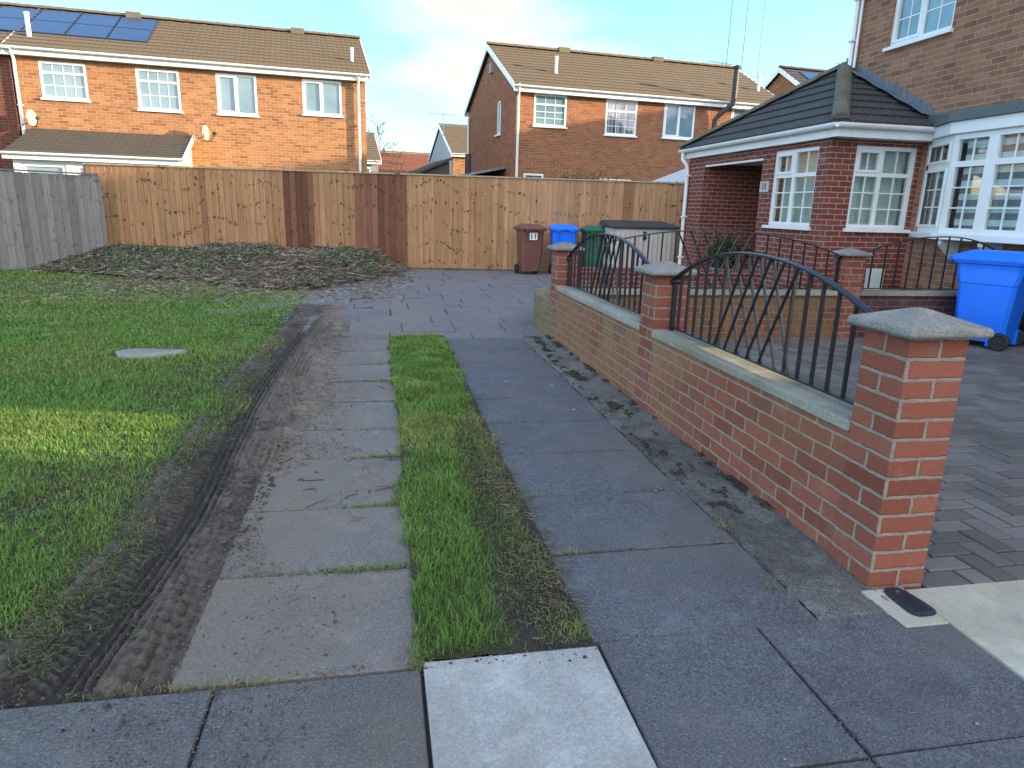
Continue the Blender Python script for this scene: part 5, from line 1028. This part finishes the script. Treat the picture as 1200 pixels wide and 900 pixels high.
for x_, zt in ((-8.68, 2.6), (-0.16, 0.0)):
    m_ = MB(); m_.tube([(x_, -0.24, 4.98), (x_, -0.20, 4.84), (x_, -0.09, 4.70), (x_, -0.09, zt)], 0.04, 10); m_.box(x_-0.06, x_+0.06, -0.1, 0.0, 3.6, 3.63); m_.build('downpipe', 'upvc_old', h1)
vent_pipe(h1r, -8.45, 0.55, 5.2, 5.95); vent_pipe(h1r, -0.25, 0.75, 5.25, 5.85, 0.045)
for x_ in (-6.4, -1.75): m_ = MB(); m_.box(x_-0.2, x_+0.2, 2.95, 3.25, 6.55, 6.72); m_.build('ridge_vent', 'ridge', h1r)
# solar panels on the left part of the roof
Dh = 6.2/2; sd_ = Vector((0, Dh, 1.48)).normalized(); nn_ = Vector((0, -sd_.z, sd_.y))
def solar(parent, cols, x_right, s0, rows, pw_x, ph, base, sdv_, nv_, tilt=0.0):
    for c_ in range(cols):
        for r_ in range(rows):
            x1 = x_right-c_*pw_x; x0_ = x1-pw_x+0.02; a = base+sdv_*(s0+r_*ph)+nv_*0.10; b = base+sdv_*(s0+(r_+1)*ph-0.02)+nv_*0.10
            A = [Vector((x0_, a.y, a.z)), Vector((x1, a.y, a.z)), Vector((x1, b.y, b.z)), Vector((x0_, b.y, b.z))]
            f_ = MB(); f_.hexa(A, [p+nv_*0.035 for p in A]); so_ = f_.build('solar_panel', 'solar_frame', parent)
            i_ = 0.025; B_ = [A[0]+Vector((i_, 0, 0))+sdv_*i_, A[1]+Vector((-i_, 0, 0))+sdv_*i_, A[2]+Vector((-i_, 0, 0))-sdv_*i_, A[3]+Vector((i_, 0, 0))-sdv_*i_]
            g_ = MB(); g_.hexa([p+nv_*0.030 for p in B_], [p+nv_*0.039 for p in B_]); g_.build('solar_cells', 'solar', so_)
solar(h1, 3, -5.72, 0.95, 2, 1.0, 1.20, Vector((0, 0, 5.0)), sd_, nn_)
# lean-to of that house
lt2 = MB(); x0_, x1_ = -8.48, -4.66; sd2 = Vector((0, 2.2, 0.72))
tiles(lt2, (x0_, -2.2, 2.36), (1, 0, 0), sd2, x1_-x0_, sd2.length-0.05, gauge=0.2); lt2.build('lean_to_roof', 'tile_grey', h1)
m_ = MB(); m_.prism([(0, -2.02, 0), (0, -0.002, 0), (0, -0.002, 3.0), (0, -2.02, 2.37)], (x1_-0.22, 0, 0), (x1_-0.08, 0, 0)); m_.build('lean_to_side_wall', 'cream', h1)
m_ = MB(); wall_panel(m_, (x0_+0.1, -2.02, 0), (1, 0, 0), (0, -1, 0), 0, x1_-x0_-0.33, 0, 2.35, 0.1, [(0.15+i*1.12, 1.1+i*1.12, 1.1, 2.14) for i in range(3)]); m_.build('lean_to_front', 'upvc', h1)
for i in range(3): window(h1, (x0_+0.25+i*1.12, -2.02, 1.1), (1, 0, 0), (0, -1, 0), 0.95, 1.04, [(0, 1, 0, 1, 1, 1, True)], pane='pane_dark' if i else 'pane_sky', sill=False)
m_ = MB(); m_.box(x0_-0.05, x1_+0.02, -2.20, -2.175, 2.20, 2.34); gutter(m_, (x0_-0.05, -2.25, 2.35), (x1_+0.03, -2.25, 2.35), (0, -1, 0), 0.05); m_.bar((x1_+0.015, -2.2, 2.33), (x1_+0.015, 0, 3.05), 0.03, 0.14); m_.build('lean_to_fascia', 'upvc', h1)
# attached darker house at the left edge
h1b, h1br = row_house('terraced_house', 'dark red brick house at the left edge joined to the orange one', (-0.40-8.80*math.cos(R(P6)), 21.75-8.80*math.sin(R(P6)), 0), P6, 8.0, 6.2, 4.98, 6.47, 'brick_dark', 'tile_brown', [(-1.4, -0.55, 3.55, 4.25, L_TWO, 'pane_sky')], x0=-8.0)
solar(h1b, 3, 0.06, 0.95, 2, 1.0, 1.20, Vector((0, 0, 4.99)), sd_, nn_)
def dish(label, loc, rz):
    t = thing('satellite_dish', label, 'satellite dish', loc, rz, 'satellite dishes on the orange brick house'); m_ = MB(); vs = [(0, 0, 0)]; k_ = 20; rg_ = 4
    for j in range(1, rg_+1):
        for i in range(k_): a = 2*math.pi*i/k_; r = j/rg_; vs.append((0.14*r*math.cos(a), -0.035*r*r, 0.20*r*math.sin(a)))
    fs = [(0, 1+(i+1) % k_, 1+i) for i in range(k_)]+[(1+j*k_+i, 1+j*k_+(i+1) % k_, 1+(j+1)*k_+(i+1) % k_, 1+(j+1)*k_+i) for j in range(rg_-1) for i in range(k_)]
    m_.add(vs, fs); o = m_.build('reflector', 'dish', t, smooth=True); s_ = o.modifiers.new('thick', 'SOLIDIFY'); s_.thickness = 0.012
    m_ = MB(); m_.tube([(0, 0.0, -0.2), (0, -0.2, -0.22), (0, -0.32, -0.05)], 0.012, 6); m_.box(-0.03, 0.03, -0.38, -0.28, -0.06, 0.02); m_.build('feed_arm', 'rubber', t)
    m_ = MB(); m_.tube([(0, 0.02, -0.05), (0, 0.12, -0.12), (-0.2, 0.16, -0.2)], 0.016, 6); m_.build('bracket', 'mast', t)
def h1p(x, y, z): 
    a = R(P6); return (-0.40+x*math.cos(a)-y*math.sin(a), 21.75+x*math.sin(a)+y*math.cos(a), z)
dish('cream satellite dish above the left end of the grey lean-to roof', h1p(-8.42, -0.28, 3.30), R(50)); dish('cream satellite dish on the orange wall right of the lean-to', h1p(-4.33, -0.28, 3.16), R(62))

h2w = [(0.57, 1.62, 3.86, 4.77, L_COT2, 'pane_sky'), (2.94, 4.01, 3.73, 4.77, L_COT2, 'pane_dark'), (4.97, 6.09, 3.75, 4.82, L_TWO, 'pane_sky'), (7.45, 8.65, 3.85, 4.84, L_TWO, 'pane_sky'), (2.85, 3.95, 1.3, 2.39, L_TWO, 'pane_sky'), (0.3, 0.95, 1.3, 2.45, [(0, 1, 0, 1, 1, 1, False)], 'pane_dark')]
h2, h2r = row_house('semi_detached_house', 'brick house behind the right of the fence showing its left gable, upper wall sunlit', (4.09, 21.61, 0), P6, 9.35, 6.25, 4.97, 6.56, 'brick_brown', 'tile_brown', h2w, gab_win=[(1.72, 2.2, 3.73, 4.77)])
m_ = MB(); m_.tube([(0.02, -0.26, 4.97), (0.02, -0.20, 4.80), (0.05, -0.07, 4.68), (0.05, -0.07, 0)], 0.04, 10); m_.build('downpipe', 'upvc_old', h2); m_ = MB(); m_.tube([(-0.06, 6.1, 4.7), (-0.06, 6.1, 0)], 0.04, 8); m_.build('downpipe', 'upvc_old', h2)
m_ = MB(); m_.tube([(6.76, -0.14, 1.2), (6.76, -0.14, 4.38), (6.90, -0.20, 4.56), (7.22, -0.36, 4.86), (7.24, -0.38, 5.0), (7.24, -0.38, 5.92)], 0.085, 12); m_.tube([(7.24, -0.38, 5.92), (7.24, -0.38, 5.97)], 0.14, 12); m_.tube([(7.24, -0.38, 5.97), (7.24, -0.38, 6.03)], [0.15, 0.03], 12); m_.build('flue_pipe', 'box_lid', h2)
vent_pipe(h2r, 1.55, 0.9, 5.3, 6.05, 0.05); vent_pipe(h2r, 9.0, 0.9, 5.3, 6.05, 0.05)
for x_ in (2.6, 6.2): m_ = MB(); m_.box(x_-0.2, x_+0.2, 3.0, 3.25, 6.64, 6.80); m_.build('ridge_vent', 'ridge', h2r)
m_ = MB(); m_.box(-0.10, -0.002, 2.7, 2.95, 5.75, 6.05); m_.build('alarm_box', 'render_grey', h2)
# glazed lean-to of that house
gl_ = MB(); A = [(4.6, -2.4, 2.25), (7.4, -2.4, 3.30), (7.4, -0.01, 3.30), (4.6, -0.01, 2.25)]; gl_.hexa(A, [(x, y, z+0.03) for x, y, z in A]); go = gl_.build('conservatory_roof', 'conserv', h2)
m_ = MB()
for i in range(6): y_ = -2.4+i*0.47; m_.bar((4.58, y_, 2.30), (7.42, y_, 3.365), 0.06, 0.05)
m_.bar((4.57, -2.45, 2.24), (4.57, 0, 2.24), 0.08, 0.12); m_.build('glazing_bar', 'conserv_bar', go)
m_ = MB(); m_.box(4.65, 7.4, -2.35, -2.27, 0, 2.2); m_.box(4.6, 4.68, -2.35, -0.01, 0, 2.2); m_.build('conservatory_wall', 'upvc', h2)
# low grey lean-to against the gable
m_ = MB(); m_.hexa([(-2.4, 0.9, 2.1), (-0.01, 0.9, 2.62), (-0.01, 5.2, 2.62), (-2.4, 5.2, 2.1)], [(-2.4, 0.9, 2.17), (-0.01, 0.9, 2.69), (-0.01, 5.2, 2.69), (-2.4, 5.2, 2.17)]); m_.build('side_lean_to_roof', 'lead', h2)
m_ = MB(); m_.box(-2.3, -0.01, 1.0, 5.1, 0, 2.08); m_.build('side_lean_to_wall', 'brick_brown', h2); m_ = MB(); m_.tube([(-1.1, 1.6, 2.2), (-1.1, 1.6, 3.05)], 0.1, 10); m_.build('side_flue', 'box_lid', h2)
# far right house with solar roof
h3, h3r = row_house('detached_house', 'distant brick gable with white bargeboards and solar roof, beyond the porch roof', (15.75+0.35, 23.9, 0), P6, 8, 6.0, 5.2, 6.95, 'brick_brown', 'tile_dark', [])
solar(h3, 5, 6.3, 0.9, 2, 1.15, 1.15, Vector((0, 0, 5.2)), Vector((0, 3.0, 1.75)).normalized(), Vector((0, -1.75, 3.0)).normalized())
# small houses far off in the gap
def far_house(label, loc, rz, L, D, ez, rz_, bmat, tmat, wins, name='house'):
    return row_house(name, label, loc, rz, L, D, ez, rz_, bmat, tmat, wins)
far_house('distant house with grey gable and tan roof, left of the right-hand house', (4.05, 40.0, 0), P6, 9, 7.0, 4.3, 6.0, 'brick_orange', 'tile_brown', [(2.2, 3.0, 2.2, 3.9, [(0, 1, 0, 1, 1, 4, False)], 'pane_dark')])
m_ = MB(); m_.prism([(0, 0.05, 0), (0, 6.95, 0), (0, 6.95, 4.25), (0, 3.5, 5.85), (0, 0.05, 4.25)], (3.99, 40.0, 0), (4.03, 40.0, 0))
gabl = m_.build('gable_cladding', 'render_grey', [o for o in bpy.data.objects if o.get('label', '').startswith('distant house with grey gable')][0], off=(4.05, 40.0, 0))
far_house('distant grey rendered house with slate and tan roof peeping past the orange house', (-8.0, 36.0, 0), P6, 8.0, 6.0, 3.55, 4.95, 'render_grey', 'tile_brown', [(7.2, 7.6, 2.5, 3.2, [(0, 1, 0, 1, 1, 1, False)], 'pane_sky')])
far_house('distant house whose long red tiled roof fills the gap', (-4.0, 46.5, 0), P6, 16.0, 8.0, 3.0, 4.85, 'brick_dark', 'tile_red', [])
sh = thing('garden_shed', 'dark stained shed with sloping felt roof in the gap between the houses', 'shed', (1.05, 21.0, 0), R(8))
m_ = MB(); m_.prism([(0, 0, 0), (1.0, 0, 0), (1.0, 0, 2.68), (0, 0, 2.22)], (0, 0, 0), (0, 2.4, 0)); m_.build('wall', 'dark_wood', sh); m_ = MB(); m_.prism([(-0.12, 0, 2.20), (1.06, 0, 2.72), (1.06, 0, 2.79), (-0.12, 0, 2.27)], (0, -0.1, 0), (0, 2.5, 0)); m_.build('roof', 'dark_felt', sh)
gr_ = thing('garage', 'flat roofed garage with dark roof edge beside the brick gable', 'garage', (2.35, 24.8, 0), R(P6)); m_ = MB(); m_.box(0, 1.5, 0, 4, 0, 2.2); m_.build('wall', 'brick_brown', gr_); m_ = MB(); m_.box(-0.1, 1.6, -0.1, 4.1, 2.202, 2.42); m_.build('roof', 'dark_felt', gr_)
# aerials
def mast(label, x, y, top, r=0.020):
    m_ = MB(); m_.tube([(x, y, 0), (x, y, top*0.55), (x, y, top)], [r*1.3, r, r*0.6], 8); o = m_.build('radio_mast', 'mast', off=(x, y, 0)); o.location = (x, y, 0); tag(o, label, 'mast', 'tall thin radio masts behind the house')
mast('tall thin radio mast nearest the tv aerial, left of three', 17.59, 35.33, 17.5); mast('tall thin radio mast in the middle of three behind the roof', 18.35, 35.13, 17.5, 0.026); mast('tall thin radio mast farthest from the tv aerial, right of three', 19.12, 34.85, 17.5)
def aerial(label, loc, h, rz):
    t = thing('tv_aerial', label, 'aerial', loc, rz, 'television aerials'); m_ = MB(); m_.tube([(0, 0, 0), (0, 0, h)], 0.022, 6); m_.build('pole', 'mast', t)
    m_ = MB(); m_.tube([(-0.9, 0, h-0.1), (0.7, 0, h-0.1)], 0.015, 6)
    for i in range(9): x = -0.8+i*0.17; m_.tube([(x, -0.22, h-0.1), (x, 0.22, h-0.1)], 0.008, 5)
    m_.tube([(-0.95, 0, h-0.4), (-0.85, 0, h+0.25)], 0.01, 5); m_.build('antenna', 'mast', t)
aerial('comb shaped tv aerial on a pole above the right-hand roof end', (17.9, 36.4, 0), 9.2, R(15)); aerial('small tv aerial on the distant grey gabled house', (3.6, 40.9, 5.2), 1.3, R(10))

# ------------------------------------------------------------------ trees and bushes
def bare_tree(label, loc, h, seed, spread=0.45, mat='bark', name='bare_tree', twr=0.007):
    rnd = random.Random(seed); t = thing(name, label, 'tree', loc); tr = MB(); tw = MB()
    def grow_(p, d, L, r, lev):
        n_ = 4; pts = [p]; dd = d.copy()
        for i in range(n_): dd = (dd+Vector((rnd.gauss(0, .10), rnd.gauss(0, .10), rnd.gauss(0.03, .08)))).normalized(); pts.append(pts[-1]+dd*L/n_)
        rs = [r*(1-0.5*i/n_) for i in range(n_+1)]
        (tr if lev < 2 else tw).tube(pts, rs, 6 if lev < 2 else 4, caps=False)
        if lev >= 5: return
        for _ in range(3 if lev else 6):
            k_ = rnd.randint(1, n_); a = Vector((rnd.gauss(0, 1), rnd.gauss(0, 1), rnd.gauss(0.3, 0.6))).normalized()
            grow_(pts[k_], (dd*(1-spread)+a*spread*1.5).normalized(), L*rnd.uniform(0.5, 0.75), max(rs[k_]*0.6, twr), lev+1)
    grow_(Vector((0, 0, 0)), Vector((0, 0, 1)), h*0.42, h*0.022, 0)
    tr.build('trunk', mat, t); tw.build('twigs', mat, t); return t
bare_tree('leafless tree in the far gap between the two rows of houses', (0.2, 50.0, 0), 8.0, 5, twr=0.022)
bt = thing('brushwood_bush', 'pale leafless bush in the gap beside the orange house', 'bush', (0.55, 30.5, 0)); m_ = MB(); rnd = random.Random(4)
for i in range(420):
    a = rnd.uniform(0, 6.28); e = rnd.uniform(0.2, 1.4); L2 = rnd.uniform(0.8, 2.1); p0 = Vector((rnd.gauss(0, .35), rnd.gauss(0, .35), rnd.uniform(1.0, 2.2))); dv_ = Vector((math.cos(a)*math.cos(e), math.sin(a)*math.cos(e), math.sin(e)*0.7))
    m_.tube([p0, p0+dv_*L2*0.5+Vector((0, 0, .05)), p0+dv_*L2*0.8], [0.02, 0.014, 0.008], 4, caps=False)
for i in range(12): a = i*0.6; m_.tube([(0.2*math.cos(a), 0.2*math.sin(a), 0), (0.5*math.cos(a), 0.5*math.sin(a), 2)], [0.03, 0.015], 5)
M['pale_twig'] = plain('pale_twig', (0.30, 0.22, 0.14), 0.9, 0.3, 5); m_.build('twigs', 'pale_twig', bt)
sb_ = thing('climbing_shrub', 'small leafy shrub showing over the fence below the brick house windows', 'shrub', (5.0, 17.2, 0)); n = 1500
p = np.column_stack([RNG.normal(0, 0.42, n), RNG.normal(0, 0.25, n), 1.95+np.abs(RNG.normal(0, 0.16, n))-0.25*RNG.uniform(0, 1, n)])
leaves('foliage', p, RNG.uniform(0.04, 0.075, n), np.where(RNG.uniform(0, 1, (n, 1)) < 0.7, np.array([[0.06, 0.08, 0.03]]), np.array([[0.18, 0.13, 0.07]]))*RNG.uniform(0.5, 1.5, (n, 1)), parent=sb_)
m_ = MB()
for i in range(14): x = random.gauss(0, 0.3); m_.tube([(x*0.4, 0, 0), (x, random.gauss(0, .1), 1.9), (x*1.5, random.gauss(0, .2), 2.25)], [0.02, 0.01, 0.004], 5)
m_.build('stem', 'bark', sb_)

# ------------------------------------------------------------------ rest of the street, out of frame to the right (it shades the drive)
row_house('semi_detached_house', 'next brick house along the street, out of view to the right', (7.53, -0.30, 0), -90, 8.3, 7.4, 5.0, 7.05, 'brick_brown', 'tile_brown', [])
row_house('semi_detached_house', 'brick house in the street behind the near house, hidden from view', (19.4, 19.0, 0), -90, 17.0, 6.2, 5.0, 6.95, 'brick_brown', 'tile_brown', [])

hd = thing('sun_block_hedge', 'low green hedge added out of frame to block sun from the paving', 'hedge', (5.7, 2.2, 0)); n = 16000  # unseen hedge, put in to keep a sun stripe off the paving
p = np.column_stack([RNG.uniform(-0.5, 0.5, n), RNG.uniform(-1.3, 1.0, n), RNG.uniform(0.03, 1.0, n)]); leaves('foliage', p, RNG.uniform(0.04, 0.08, n), np.array([[0.035, 0.075, 0.022]])*RNG.uniform(0.5, 1.7, (n, 1)), parent=hd)  # foliage of the added sun-blocking hedge
m_ = MB()
for i in range(10): m_.tube([(random.uniform(-.1, .1), -1.1+i*0.22, 0), (random.uniform(-.3, .3), -1.1+i*0.22, 0.85)], [0.02, 0.006], 5)
m_.build('stem', 'bark', hd)
